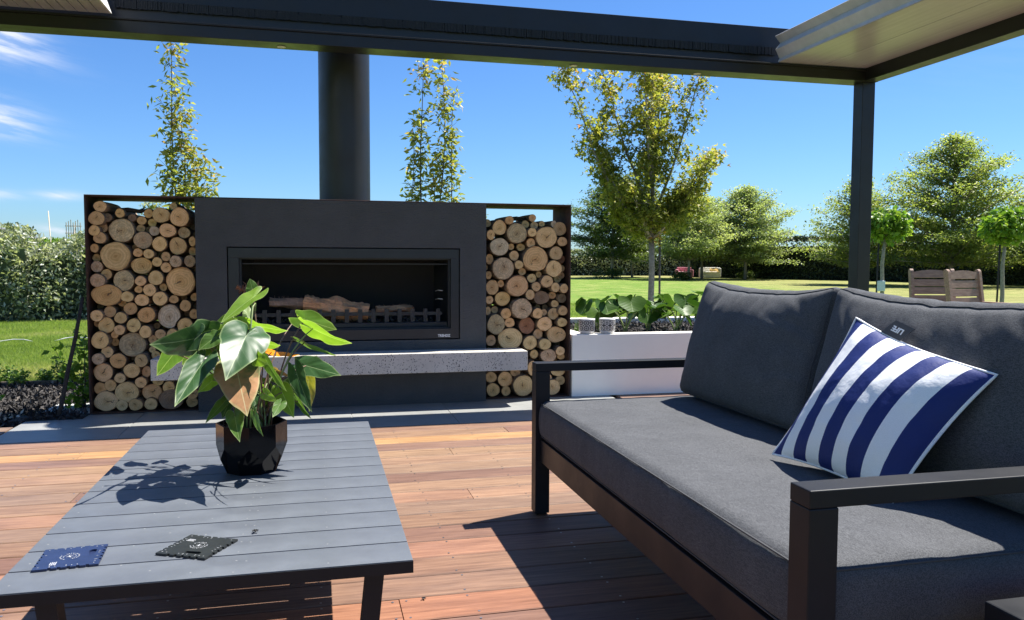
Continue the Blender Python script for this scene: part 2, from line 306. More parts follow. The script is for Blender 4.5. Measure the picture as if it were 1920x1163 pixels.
# parched areas: along the garden edge, out to the right, and in front of the far hedge
wx = mth(nt, 'ADD', sp.outputs[0], mth(nt, 'MULTIPLY', n_big, 9.0)); wy = mth(nt, 'ADD', sp.outputs[1], mth(nt, 'MULTIPLY', n_big, 2.2))
right = mth(nt, 'MULTIPLY', band(mth(nt, 'SUBTRACT', wx, mth(nt, 'MULTIPLY', sp.outputs[1], .34)), 9.0, 17.0), .85)
far = mth(nt, 'MULTIPLY', band(sp.outputs[1], 56.0, 60.0), .9)
edge = mth(nt, 'MULTIPLY', mth(nt, 'MULTIPLY', band(wy, 11.3, 9.9), band(sp.outputs[1], 8.2, 8.9)), .85)
drym = mth(nt, 'MINIMUM', mth(nt, 'ADD', mth(nt, 'ADD', right, far), edge), 1.0)
drym = mth(nt, 'MULTIPLY', drym, ramp(nt, noise_n(nt, v, 1.1, 5, .6), [(.25, (.45, .45, .45)), (.6, (1, 1, 1))]))
c = mixc(nt, green, dry, drym)
# faint straw mottling everywhere
c = mixc(nt, c, (.34, .33, .12), ramp(nt, noise_n(nt, v, .9, 6, .7), [(.46, (0, 0, 0)), (.66, (.6, .6, .6))]))
c = mixc(nt, c, ramp(nt, n_f, [(.3, (.72, .75, .7)), (.7, (1.22, 1.2, 1.2))]), 1.0, 'MULTIPLY')
c = mixc(nt, c, ramp(nt, noise_n(nt, coords(nt, 'Object', (.35, 1.6, 1)), 1.3, 6, .7), [(.35, (.74, .76, .72)), (.62, (1.16, 1.14, 1.15))]), 1.0, 'MULTIPLY')
nt.links.new(c, p.inputs['Base Color']); p.inputs['Roughness'].default_value = .9; p.inputs['Specular IOR Level'].default_value = .1
bump(nt, p, n_f, .8, .03)
M_mulchbase = simple('dark_bark_mulch', (.030, .027, .026), .95, nscale=30, namp=.5, bscale=45, bstr=1, bdist=.02)
M_mulch, nt, p = newmat('bark_mulch_chips'); at = nt.nodes.new('ShaderNodeAttribute'); at.attribute_name = 'tint'
nt.links.new(ramp(nt, at.outputs['Fac'], [(0, (.018, .017, .018)), (.8, (.055, .050, .048)), (.94, (.14, .12, .10)), (.97, (.5, .44, .34)), (1, (.62, .56, .45))]), p.inputs['Base Color']); p.inputs['Roughness'].default_value = .85

# ------------------------------------------------------------------ mesh helpers
def mesh_np(name, verts, faces, tint=None, smooth=False):
    """verts (N,3), faces (M,k) arrays -> mesh, tint per vertex"""
    verts = np.asarray(verts, dtype=np.float32); faces = np.asarray(faces, dtype=np.int32)
    me = bpy.data.meshes.new(name); k = faces.shape[1]
    me.vertices.add(len(verts)); me.vertices.foreach_set('co', verts.ravel())
    me.loops.add(faces.size); me.loops.foreach_set('vertex_index', faces.ravel())
    me.polygons.add(len(faces)); me.polygons.foreach_set('loop_start', np.arange(0, faces.size, k, dtype=np.int32))
    me.polygons.foreach_set('loop_total', np.full(len(faces), k, dtype=np.int32))
    if smooth: me.polygons.foreach_set('use_smooth', np.ones(len(faces), dtype=bool))
    me.update(calc_edges=True)
    if tint is not None:
        a = me.attributes.new('tint', 'FLOAT', 'POINT'); a.data.foreach_set('value', np.asarray(tint, dtype=np.float32))
    return me
class MB:
    def __init__(s): s.v = []; s.f = []; s.sm = []
    def add(s, vs, fs, smooth=False):
        b = len(s.v); s.v += [tuple(q) for q in vs]
        for f in fs: s.f.append(tuple(i + b for i in f)); s.sm.append(smooth)
        return s
    def box(s, x0, x1, y0, y1, z0, z1, bev=0.0, M=None):
        if bev <= 0:
            vs = [(x, y, z) for x in (x0, x1) for y in (y0, y1) for z in (z0, z1)]
            fs = [(0, 1, 3, 2), (4, 6, 7, 5), (0, 4, 5, 1), (2, 3, 7, 6), (0, 2, 6, 4), (1, 5, 7, 3)]
        else:
            bm = bmesh.new(); bmesh.ops.create_cube(bm, size=1.0)
            for vv in bm.verts: vv.co = Vector(((x0 + x1) / 2 + vv.co.x * (x1 - x0), (y0 + y1) / 2 + vv.co.y * (y1 - y0), (z0 + z1) / 2 + vv.co.z * (z1 - z0)))
            bmesh.ops.bevel(bm, geom=list(bm.edges), offset=bev, segments=2, affect='EDGES', profile=.5)
            bm.verts.ensure_lookup_table(); bm.verts.index_update()
            vs = [vv.co.copy() for vv in bm.verts]; fs = [[q.index for q in ff.verts] for ff in bm.faces]; bm.free()
        if M is not None: vs = [M @ Vector(q) for q in vs]
        return s.add(vs, fs)
    def tube(s, pts, rad, n=8, smooth=True, cap=True):
        pts = [Vector(q) for q in pts]
        if not isinstance(rad, (list, tuple)): rad = [rad] * len(pts)
        vs = []; prev = None
        for i, q in enumerate(pts):
            d = (pts[min(i + 1, len(pts) - 1)] - pts[max(i - 1, 0)])
            d = d.normalized() if d.length > 1e-9 else Vector((0, 0, 1))
            a = prev if prev is not None else (Vector((1, 0, 0)) if abs(d.x) < .9 else Vector((0, 1, 0)))
            u = (a - d * a.dot(d)).normalized(); w = d.cross(u); prev = u
            for k in range(n):
                t = 2 * math.pi * k / n; vs.append(q + (u * math.cos(t) + w * math.sin(t)) * rad[i])
        fs = [(i * n + k, i * n + (k + 1) % n, (i + 1) * n + (k + 1) % n, (i + 1) * n + k) for i in range(len(pts) - 1) for k in range(n)]
        if cap: fs += [tuple(range(n))[::-1], tuple(range((len(pts) - 1) * n, len(pts) * n))]
        return s.add(vs, fs, smooth)
    def lathe(s, prof, c, n=32, smooth=True):
        vs = []; fs = []
        for r, z in prof:
            for k in range(n):
                t = 2 * math.pi * k / n; vs.append((c[0] + r * math.cos(t), c[1] + r * math.sin(t), c[2] + z))
        for i in range(len(prof) - 1):
            for k in range(n): fs.append((i * n + k, i * n + (k + 1) % n, (i + 1) * n + (k + 1) % n, (i + 1) * n + k))
        return s.add(vs, fs, smooth)
    def mesh(s, name, off=(0, 0, 0)):
        me = bpy.data.meshes.new(name)
        me.from_pydata([(q[0] - off[0], q[1] - off[1], q[2] - off[2]) for q in s.v], [], s.f)
        me.polygons.foreach_set('use_smooth', s.sm); me.update(); return me
def link(name, me, m=None, parent=None, loc=(0, 0, 0)):
    o = bpy.data.objects.new(name, me); COL.objects.link(o); o.location = loc
    if m is not None and me is not None and len(me.materials) == 0: me.materials.append(m)
    if parent is not None: o.parent = parent
    return o
def tag(o, label=None, cat=None, group=None, kind=None):
    if label: o['label'] = label
    if cat: o['category'] = cat
    if group: o['group'] = group
    if kind: o['kind'] = kind
    return o
def empty(name, loc, label, cat, group=None, rz=0):
    o = bpy.data.objects.new(name, None); COL.objects.link(o); o.location = loc; o.rotation_euler = (0, 0, rz); o.empty_display_size = .1
    return tag(o, label, cat, group)
def part(name, mb, m, root, world=True, label=None, kind=None):
    """mb in world coordinates; stored relative to the top-level object"""
    r = root
    while r.parent is not None: r = r.parent
    o = link(name, mb.mesh(name, r.location if world else (0, 0, 0)), m, root)
    if label: o['label'] = label
    if kind: o['kind'] = kind
    return o
def partme(name, me, m, root, kind=None):
    o = link(name, me, m, root)
    if kind: o['kind'] = kind
    return o

def leafcloud(P, D, N, Ln, Wd, tint, shape='kite', fold=.25):
    """P base points, D directions, N normals -> arrays for a cloud of small folded leaves"""
    P = np.asarray(P, float); n = len(P)
    D = D / (np.linalg.norm(D, axis=1, keepdims=True) + 1e-9); S = np.cross(N, D); S /= (np.linalg.norm(S, axis=1, keepdims=True) + 1e-9); U = np.cross(D, S)
    Ln = np.broadcast_to(Ln, n)[:, None]; Wd = np.broadcast_to(Wd, n)[:, None]
    if shape == 'kite':
        V = np.stack([P, P + D * Ln * .45 + S * Wd * .5 + U * Wd * fold, P + D * Ln, P + D * Ln * .45 - S * Wd * .5 + U * Wd * fold], 1)
        F = np.array([[0, 1, 2], [0, 2, 3]]); k = 4
    elif shape == 'blade':
        V = np.stack([P - S * Wd * .5, P + S * Wd * .5, P + D * Ln], 1); F = np.array([[0, 1, 2]]); k = 3
    else:  # star: three pointed lobes
        def pt(a, b): return P + D * Ln * a + S * Wd * b
        V = np.stack([P, pt(.35, .18), pt(1.0, 0), pt(.35, -.18), pt(.55, .55), pt(.1, .30), pt(.55, -.55), pt(.1, -.30)], 1)
        V[:, 4] += U * Wd * fold; V[:, 6] += U * Wd * fold; V[:, 2] -= U * Wd * fold
        F = np.array([[0, 1, 2], [0, 2, 3], [0, 5, 4], [0, 4, 1], [0, 3, 6], [0, 6, 7]]); k = 8
    faces = (F[None] + (np.arange(n) * k)[:, None, None]).reshape(-1, 3)
    return V.reshape(-1, 3), faces, np.repeat(np.broadcast_to(tint, n), k)
def joincl(cl):
    vs = []; fs = []; ts = []; b = 0
    for v_, f_, t_ in cl: vs.append(v_); fs.append(f_ + b); ts.append(t_); b += len(v_)
    return np.concatenate(vs), np.concatenate(fs), np.concatenate(ts)
def rdir(n, zb=0.0):
    d = rng.normal(size=(n, 3)); d /= np.linalg.norm(d, axis=1, keepdims=True); d[:, 2] += zb; return d
LOGS_LEFT= [(-1.487, 1.482, 0.045, 0.04, 0), (-1.544, 1.397, 0.055, 0.05, 0), (-1.451, 1.406, 0.032, 0.031, 3), (-1.369, 1.439, 0.032, 0.035, 0), (-1.292, 1.408, 0.029, 0.027, 3), (-1.183, 1.442, 0.031, 0.035, 0), (-1.232, 1.39, 0.034, 0.031, 0), (-1.16, 1.375, 0.031, 0.032, 0), (-1.085, 1.428, 0.062, 0.058, 0), (-1.007, 1.495, 0.027, 0.026, 0), (-0.958, 1.414, 0.066, 0.07, 0), (-1.562, 1.311, 0.038, 0.039, 0), (-1.489, 1.335, 0.032, 0.035, 0), (-1.357, 1.314, 0.088, 0.086, 1), (-1.24, 1.333, 0.031, 0.027, 0), (-1.138, 1.314, 0.036, 0.037, 2), (-1.042, 1.318, 0.058, 0.053, 0), (-0.937, 1.304, 0.042, 0.043, 1), (-1.496, 1.26, 0.044, 0.042, 0), (-1.216, 1.246, 0.067, 0.063, 1), (-1.098, 1.22, 0.05, 0.055, 0), (-0.979, 1.207, 0.06, 0.068, 0), (-0.881, 1.241, 0.024, 0.038, 0), (-1.549, 1.187, 0.028, 0.033, 0), (-1.399, 1.131, 0.103, 0.107, 0), (-1.253, 1.156, 0.034, 0.032, 0), (-1.17, 1.148, 0.037, 0.036, 0), (-1.064, 1.129, 0.032, 0.036, 0), (-0.886, 1.168, 0.029, 0.034, 0), (-1.565, 1.118, 0.029, 0.029, 0), (-1.549, 1.055, 0.04, 0.042, 1), (-1.231, 1.063, 0.074, 0.062, 0), (-1.12, 1.09, 0.035, 0.035, 0), (-1.062, 1.05, 0.036, 0.038, 0), (-0.991, 1.094, 0.042, 0.044, 1), (-0.902, 1.096, 0.041, 0.045, 1), (-1.467, 0.999, 0.037, 0.041, 0), (-1.555, 0.957, 0.051, 0.05, 1), (-1.349, 0.954, 0.072, 0.077, 1), (-1.229, 0.953, 0.038, 0.037, 0), (-1.131, 0.974, 0.052, 0.054, 0), (-1.253, 0.89, 0.028, 0.027, 0), (-1.174, 0.887, 0.045, 0.046, 0), (-1.094, 0.904, 0.027, 0.029, 0), (-0.964, 0.946, 0.103, 0.108, 0), (-1.48, 0.853, 0.105, 0.079, 4), (-1.325, 0.839, 0.044, 0.039, 0), (-1.106, 0.824, 0.052, 0.051, 0), (-1.23, 0.814, 0.05, 0.044, 0), (-1.017, 0.817, 0.034, 0.03, 0), (-0.882, 0.831, 0.027, 0.031, 0), (-1.378, 0.791, 0.029, 0.028, 0), (-1.312, 0.751, 0.048, 0.045, 0), (-1.534, 0.706, 0.042, 0.043, 0), (-1.449, 0.731, 0.042, 0.042, 0), (-1.372, 0.687, 0.043, 0.042, 0), (-1.199, 0.707, 0.061, 0.058, 4), (-1.05, 0.689, 0.079, 0.091, 2), (-0.937, 0.77, 0.039, 0.043, 0), (-0.88, 0.708, 0.034, 0.038, 0), (-1.559, 0.645, 0.028, 0.029, 0), (-1.472, 0.633, 0.056, 0.058, 0), (-1.286, 0.632, 0.048, 0.052, 0), (-1.376, 0.603, 0.038, 0.037, 0), (-1.209, 0.584, 0.042, 0.047, 0), (-0.939, 0.619, 0.056, 0.062, 0), (-1.528, 0.529, 0.059, 0.063, 0), (-1.422, 0.563, 0.026, 0.027, 0), (-1.431, 0.506, 0.029, 0.03, 0), (-1.304, 0.49, 0.095, 0.09, 1), (-1.116, 0.561, 0.039, 0.038, 0), (-1.172, 0.521, 0.029, 0.036, 0), (-1.471, 0.441, 0.042, 0.042, 0), (-1.174, 0.449, 0.023, 0.025, 0), (-1.4, 0.376, 0.057, 0.056, 4), (-1.549, 0.395, 0.042, 0.043, 1), (-1.236, 0.378, 0.045, 0.049, 0), (-1.15, 0.407, 0.031, 0.032, 0), (-1.524, 0.294, 0.066, 0.07, 0), (-1.306, 0.304, 0.056, 0.055, 0), (-1.215, 0.288, 0.031, 0.044, 0), (-1.385, 0.252, 0.039, 0.037, 0), (-1.456, 0.198, 0.041, 0.043, 0), (-1.243, 0.219, 0.041, 0.041, 0), (-1.13, 0.221, 0.039, 0.031, 0), (-1.345, 0.145, 0.084, 0.079, 0), (-1.18, 0.136, 0.071, 0.064, 0), (-1.057, 0.177, 0.042, 0.046, 0), (-0.902, 0.122, 0.044, 0.048, 0), (-1.545, 0.176, 0.042, 0.047, 4), (-1.496, 0.057, 0.082, 0.073, 0), (-1.378, 0.026, 0.041, 0.041, 0), (-1.282, 0.03, 0.048, 0.045, 0), (-1.183, 0.03, 0.046, 0.044, 0), (-1.042, 0.051, 0.087, 0.075, 3), (-0.907, 0.026, 0.041, 0.043, 0), (-1.135, 0.305, 0.042, 0.045, 0), (-1.044, 0.302, 0.046, 0.05, 0), (-0.952, 0.277, 0.044, 0.047, 0), (-1.082, 0.478, 0.038, 0.041, 0), (-1.024, 0.56, 0.042, 0.045, 0), (-1.005, 0.468, 0.039, 0.04, 0), (-0.927, 0.497, 0.05, 0.053, 0), (-1.07, 0.39, 0.042, 0.042, 0), (-0.979, 0.377, 0.05, 0.05, 0), (-0.893, 0.39, 0.032, 0.042, 0), (-0.889, 0.214, 0.034, 0.038, 0), (-0.969, 0.163, 0.039, 0.042, 0), (-1.135, 0.49, 0.013, 0.014, 0)]
LOGS_RIGHT= [(1.34, 1.41, 0.03, 0.033, 0), (1.422, 1.373, 0.058, 0.061, 0), (1.496, 1.431, 0.036, 0.034, 4), (1.346, 1.314, 0.034, 0.042, 0), (1.56, 1.329, 0.083, 0.082, 1), (1.655, 1.405, 0.033, 0.032, 0), (1.707, 1.457, 0.03, 0.031, 0), (1.729, 1.397, 0.034, 0.032, 0), (1.793, 1.411, 0.026, 0.024, 0), (1.883, 1.41, 0.025, 0.028, 2), (1.959, 1.371, 0.057, 0.058, 0), (1.686, 1.338, 0.038, 0.036, 0), (1.81, 1.299, 0.092, 0.086, 0), (1.965, 1.267, 0.043, 0.038, 0), (1.417, 1.22, 0.079, 0.072, 2), (1.526, 1.221, 0.027, 0.027, 0), (1.614, 1.219, 0.036, 0.032, 0), (1.688, 1.254, 0.038, 0.039, 0), (1.72, 1.124, 0.107, 0.102, 0), (1.894, 1.171, 0.057, 0.056, 0), (1.348, 1.121, 0.032, 0.043, 0), (1.544, 1.15, 0.04, 0.042, 0), (1.972, 1.124, 0.031, 0.035, 5), (1.448, 1.048, 0.089, 0.093, 1), (1.575, 1.078, 0.036, 0.036, 0), (1.873, 1.046, 0.07, 0.068, 0), (1.33, 1.052, 0.014, 0.022, 0), (1.337, 0.993, 0.027, 0.033, 0), (1.621, 1.021, 0.032, 0.03, 0), (1.976, 1.047, 0.029, 0.029, 0), (1.763, 0.998, 0.025, 0.027, 0), (1.984, 0.99, 0.026, 0.027, 0), (1.696, 0.968, 0.04, 0.036, 0), (1.929, 0.961, 0.034, 0.031, 0), (1.812, 0.943, 0.052, 0.049, 0), (1.366, 0.895, 0.054, 0.061, 0), (1.442, 0.925, 0.028, 0.031, 0), (1.567, 0.908, 0.092, 0.087, 0), (1.727, 0.901, 0.038, 0.04, 0), (1.885, 0.895, 0.037, 0.04, 0), (1.963, 0.886, 0.036, 0.039, 0), (1.672, 0.836, 0.038, 0.043, 0), (1.779, 0.811, 0.067, 0.058, 3), (1.882, 0.826, 0.035, 0.03, 0), (1.96, 0.804, 0.039, 0.038, 3), (1.456, 0.804, 0.064, 0.06, 0), (1.348, 0.794, 0.033, 0.034, 0), (1.599, 0.725, 0.088, 0.083, 1), (1.896, 0.758, 0.033, 0.032, 0), (1.967, 0.704, 0.041, 0.04, 0), (1.342, 0.704, 0.025, 0.037, 0), (1.402, 0.711, 0.03, 0.031, 0), (1.478, 0.684, 0.044, 0.045, 0), (1.734, 0.685, 0.044, 0.043, 0), (1.805, 0.688, 0.027, 0.028, 0), (1.883, 0.677, 0.048, 0.049, 0), (1.952, 0.609, 0.043, 0.039, 0), (1.391, 0.601, 0.073, 0.081, 1), (1.512, 0.61, 0.042, 0.041, 0), (1.798, 0.598, 0.064, 0.059, 0), (1.657, 0.582, 0.068, 0.068, 5), (1.516, 0.48, 0.102, 0.093, 0), (1.357, 0.468, 0.042, 0.046, 0), (1.75, 0.513, 0.04, 0.041, 0), (1.679, 0.446, 0.059, 0.059, 0), (1.797, 0.434, 0.051, 0.048, 0), (1.917, 0.506, 0.083, 0.07, 0), (1.929, 0.374, 0.039, 0.038, 0), (1.72, 0.348, 0.036, 0.037, 0), (1.837, 0.335, 0.07, 0.057, 1), (1.958, 0.321, 0.033, 0.026, 0), (1.649, 0.313, 0.02, 0.034, 0), (1.69, 0.241, 0.038, 0.064, 0), (1.928, 0.2, 0.063, 0.04, 0), (1.565, 0.2, 0.043, 0.033, 0), (1.362, 0.169, 0.047, 0.048, 0), (1.478, 0.15, 0.061, 0.064, 0), (1.617, 0.091, 0.085, 0.087, 0), (1.374, 0.059, 0.055, 0.058, 0), (1.487, 0.036, 0.039, 0.04, 0), (1.952, 0.124, 0.043, 0.039, 0), (1.87, 0.062, 0.067, 0.064, 0), (1.775, 0.239, 0.047, 0.041, 0), (1.791, 0.148, 0.051, 0.047, 0), (1.753, 0.066, 0.048, 0.053, 0), (1.846, 0.15, 0.023, 0.034, 0), (1.967, 0.245, 0.03, 0.03, 0), (1.335, 0.329, 0.03, 0.044, 0), (1.414, 0.312, 0.046, 0.052, 0), (1.521, 0.317, 0.046, 0.052, 0), (1.605, 0.299, 0.034, 0.045, 0)]
LEAVES= [((-0.227, 2.751, 0.853), (-0.266, 2.555, 0.756), 0.175, 5, 0.12, 0.25, 'dark'), ((-0.256, 2.751, 0.738), (-0.212, 2.513, 0.658), 0.168, 0, 0.25, 0.35, 'brown'), ((-0.393, 2.853, 0.841), (-0.472, 2.555, 0.839), 0.147, -38, 0.1, 0.12, 'dark'), ((-0.216, 2.921, 0.973), (-0.319, 2.807, 0.896), 0.082, 50, 0.35, 0.15, 'light'), ((-0.221, 2.972, 1.0), (-0.232, 2.996, 1.04), 0.051, -10, 0.1, 0.1, 'mid'), ((-0.039, 3.006, 0.888), (0.084, 3.101, 0.828), 0.103, 35, 0.15, 0.15, 'mid'), ((-0.014, 2.887, 0.864), (0.11, 2.807, 0.797), 0.103, 60, 0.3, 0.25, 'light'), ((-0.046, 2.921, 0.81), (0.065, 2.765, 0.771), 0.048, 70, 0.2, 0.1, 'mid'), ((-0.04, 2.955, 0.725), (0.087, 2.849, 0.701), 0.103, -30, 0.2, 0.1, 'dark'), ((-0.068, 2.819, 0.713), (-0.024, 2.681, 0.603), 0.072, 25, 0.3, 0.15, 'dark'), ((-0.033, 2.955, 0.673), (-0.024, 2.933, 0.554), 0.065, -35, 0.3, 0.15, 'yellow'), ((-0.161, 3.006, 0.771), (-0.06, 2.933, 0.756), 0.044, 60, 0.2, 0.2, 'orange'), ((-0.223, 2.887, 0.883), (-0.095, 2.807, 0.85), 0.082, 62, 0.2, 0.2, 'light'), ((-0.368, 2.751, 0.762), (-0.423, 2.555, 0.66), 0.103, 25, 0.3, 0.1, 'dark'), ((-0.49, 3.006, 0.774), (-0.57, 3.101, 0.675), 0.082, -15, 0.2, 0.1, 'mid'), ((-0.427, 3.091, 0.775), (-0.494, 3.143, 0.71), 0.089, 10, 0.2, 0.1, 'mid'), ((-0.199, 2.717, 0.788), (-0.15, 2.597, 0.777), 0.062, 20, 0.1, 0.1, 'light'), ((-0.163, 2.785, 0.76), (-0.1, 2.681, 0.67), 0.051, 50, 0.3, 0.1, 'mid'), ((-0.152, 2.955, 0.697), (-0.124, 2.933, 0.665), 0.055, 20, 0.2, 0.1, 'mid'), ((-0.166, 2.683, 0.672), (-0.126, 2.555, 0.668), 0.041, 10, 0.2, 0.1, 'light'), ((-0.119, 2.853, 0.647), (-0.081, 2.807, 0.563), 0.082, 10, 0.2, 0.2, 'light'), ((-0.295, 2.751, 0.641), (-0.348, 2.639, 0.59), 0.051, 40, 0.3, 0.1, 'mid'), ((-0.256, 2.649, 0.61), (-0.231, 2.471, 0.578), 0.065, 10, 0.2, 0.2, 'mid'), ((-0.193, 2.615, 0.617), (-0.165, 2.471, 0.578), 0.031, 40, 0.3, 0.1, 'mid'), ((-0.352, 2.921, 0.688), (-0.407, 2.933, 0.637), 0.062, -35, 0.2, 0.1, 'light'), ((-0.287, 2.751, 0.628), (-0.298, 2.681, 0.597), 0.042, 10, 0.3, 0.1, 'dark'), ((-0.067, 2.887, 0.609), (-0.024, 2.849, 0.546), 0.038, 55, 0.3, 0.1, 'mid'), ((-0.292, 3.023, 0.899), (-0.357, 3.059, 0.885), 0.058, 40, 0.2, 0.1, 'light'), ((-0.172, 2.921, 0.808), (-0.121, 2.891, 0.806), 0.051, 50, 0.2, 0.1, 'light'), ((-0.122, 2.751, 0.624), (-0.142, 2.66, 0.6), 0.044, 10, 0.2, 0.1, 'mid'), ((-0.211, 2.853, 0.627), (-0.196, 2.807, 0.591), 0.051, 0, 0.2, 0.1, 'dark'), ((-0.402, 3.091, 0.675), (-0.374, 3.143, 0.735), 0.062, 20, 0.2, 0.1, 'mid'), ((-0.309, 3.057, 0.849), (-0.343, 3.059, 0.801), 0.075, 20, 0.2, 0.1, 'dark'), ((-0.237, 2.955, 0.911), (-0.246, 2.996, 0.957), 0.038, 0, 0.2, 0.2, 'pale'), ((-0.06, 3.091, 0.9), (-0.04, 3.143, 0.878), 0.027, 20, 0.2, 0.1, 'light'), ((-0.209, 2.785, 0.851), (-0.174, 2.807, 0.858), 0.041, 10, 0.2, 0.1, 'pale'), ((-0.137, 2.921, 0.715), (-0.091, 2.891, 0.694), 0.038, 60, 0.3, 0.1, 'brown'), ((-0.102, 3.006, 0.646), (-0.055, 3.038, 0.59), 0.062, 20, 0.2, 0.1, 'mid'), ((-0.19, 2.921, 0.648), (-0.218, 2.849, 0.614), 0.055, 20, 0.2, 0.1, 'dark')]
# ------------------------------------------------------------------ ground
def sheet(name, x0, x1, y0, y1, z, m, label, cat=None, sub=1):
    mb = MB(); mb.add([(x0, y0, z), (x1, y0, z), (x1, y1, z), (x0, y1, z)], [(0, 1, 2, 3)])
    o = link(name, mb.mesh(name), m); o['kind'] = 'structure'; o['label'] = label
    if cat: o['category'] = cat
    return o
sheet('lawn', -900, 900, -300, 1500, -.08, M_lawn, 'wide mown lawn with green and parched patches around the patio', 'lawn')
sheet('mulch_bed', -6.0, 5.6, 5.35, 8.0, -.045, M_mulchbase, 'dark bark mulch bed beside and behind the fireplace', 'garden bed')
# distant hills on the left horizon
hx = np.linspace(-460, -60, 60); mb = MB()
for i, x in enumerate(hx):
    h = 6 + 14 * max(0, noise.noise(Vector((x * .012, 3.1, 0))) + .35) + 3 * noise.noise(Vector((x * .05, 1, 0)))
    mb.v += [(x, 880, -1), (x, 900, h), (x, 960, h * .9 - 1), (x, 1000, -1)]
for i in range(59):
    for k in range(3): mb.f.append((i * 4 + k, (i + 1) * 4 + k, (i + 1) * 4 + k + 1, i * 4 + k + 1)); mb.sm.append(True)
M_hill = simple('bluish_far_hills', (.16, .22, .30), .9, nscale=.02)
o = link('hills', mb.mesh('hills'), M_hill); tag(o, 'low blue grey hills on the far left horizon', 'hills', kind='structure')

# ------------------------------------------------------------------ deck: planks laid one by one
deck = bpy.data.objects.new('deck', None); COL.objects.link(deck)
tag(deck, 'hardwood timber deck of red brown planks under the furniture', 'deck', kind='structure')
mb = MB(); mb.box(-4.6, 5.5, -1.4, 5.30, -.16, -.035); mb.box(2.36, 5.5, 5.302, 6.19, -.16, -.035); mb.box(-4.6, -1.95, 5.302, 5.98, -.16, -.035)
part('deck_frame', mb, simple('shadowed_joists', (.02, .015, .012), .9), deck)
plank_meshes = {}
def plank_mesh(L, w=.1660, t=.022):
    key = (round(L, 2), round(w, 3))
    if key not in plank_meshes:
        mb = MB(); h = w / 2; c_ = .003
        prof = [(-h, -t), (-h, -c_), (-h + c_, 0), (h - c_, 0), (h, -c_), (h, -t)]
        vs = [(x, y, z) for x in (-L / 2, L / 2) for y, z in prof]
        fs = [(i, (i + 1) % 6, 6 + (i + 1) % 6, 6 + i) for i in range(6)] + [(5, 4, 3, 2, 1, 0), (6, 7, 8, 9, 10, 11)]
        mb.add(vs, fs); plank_meshes[key] = mb.mesh('plank'); plank_meshes[key].materials.append(MW)
    return plank_meshes[key]
TONE = {k: tuple(c * .76 * .84 + m_ * .16 for c, m_ in zip(v, (.245, .140, .098))) for k, v in {'t': (.37, .235, .15), 'o': (.50, .285, .135), 'm': (.275, .175, .13), 'g': (.32, .225, .155), 'r': (.40, .20, .125), 'd': (.185, .115, .09), 'p': (.36, .215, .145), 'q': (.24, .14, .105)}.items()}
rows = 'p t o m t t g g g p m o m p g g r d d r q d d p r d q r d p d q r d'.split()
joints = {1: [1.18], 3: [], 4: [.741], 9: [.72], 16: [.236], 2: [-1.3], 5: [-1.72, 2.2], 7: [-1.1], 13: [-1.4, 1.9], 18: [-.9]}
PITCH = .17305
def jit(c_, a=.10):
    f = random.uniform(1 - a, 1 + a); return tuple(min(1, x * f * random.uniform(.97, 1.03)) for x in c_) + (1,)
def put_plank(x0, x1, yc, tone):
    L = round((x1 - x0) / .05) * .05
    o = link('plank', plank_mesh(L - .003), None, deck, ((x0 + x1) / 2, yc, random.uniform(-.0008, .0008))); o.color = jit(tuple(c_ * (1.0 if yc > 3.45 else f_) for c_, f_ in zip(TONE[tone], (.92, .82, .80))))
    o.rotation_euler = (0, 0, math.pi * (random.random() < .5))
screws = MB()
def screw(x, y):
    n = 8; r = .0042
    screws.add([(x + r * math.cos(2 * math.pi * k / n), y + r * math.sin(2 * math.pi * k / n), .0014) for k in range(n)], [tuple(range(n))])
for i, tone in enumerate(rows):
    yc = 5.341 - PITCH * (i + .5)
    cuts = [-4.5] + [round(a * 20) / 20 for a in sorted(joints.get(i, []))] + [5.4]
    if i not in joints or len(cuts) == 2:
        cuts = [-4.5, round(random.uniform(-3.6, -2.2) * 20) / 20, round(random.uniform(1.3, 4.2) * 20) / 20, 5.4]
    full = [cuts[0]]
    for a in cuts[1:]:
        while a - full[-1] > 8.2: full.append(round((full[-1] + random.uniform(2.6, 4.2)) * 20) / 20)
        full.append(a)
    for k, (a, b) in enumerate(zip(full[:-1], full[1:])):
        if b - a > .15: put_plank(a, b, yc, tone if (k % 2 == 0 or random.random() < .6) else random.choice('tpmgq'))
    xs = -4.32
    while xs < 5.3:
        for s in (-1, 1): screw(xs + random.uniform(-.008, .008), yc + s * .062 + random.uniform(-.004, .004))
        xs += .48
    for a in full[1:-1]:
        for s in (-1, 1):
            for q in (-.022, .022): screw(a + q, yc + s * .062)
for i, tone in enumerate('gtpom'):
    put_plank(2.4, 5.4, 5.341 + PITCH * (i + .5), tone)
for i, tone in enumerate('tpg'):
    put_plank(-4.5, -1.95, 5.341 + PITCH * (i + .5), tone)
o = part('screw', screws, M_screw, deck, kind='stuff')

# ------------------------------------------------------------------ stone hearth tiles
hearth = bpy.data.objects.new('stone_hearth', None); COL.objects.link(hearth)
tag(hearth, 'strip of blue grey stone tiles between fireplace and deck', 'paving', kind='structure')
xs = [-1.94, -1.214, -.488, .234, .938, 1.66, 2.345]
for a, b in zip(xs[:-1], xs[1:]):
    o = link('tile', None, None, hearth)
    mb = MB(); mb.box(-(b - a) / 2 + .002, (b - a) / 2 - .002, -.427, .427, -.03, 0, .0015)
    me = mb.mesh('tile'); me.materials.append(M_tile); bpy.data.objects.remove(o)
    o = link('tile', me, None, hearth, ((a + b) / 2, 5.775, .001))
    if a < -1.5: continue
    mb = MB(); mb.box(-(b - a) / 2 + .002, (b - a) / 2 - .002, -.273, .273, -.03, 0, .0015)
    me = mb.mesh('tile'); me.materials.append(M_tile); link('tile', me, None, hearth, ((a + b) / 2, 6.479, .001))
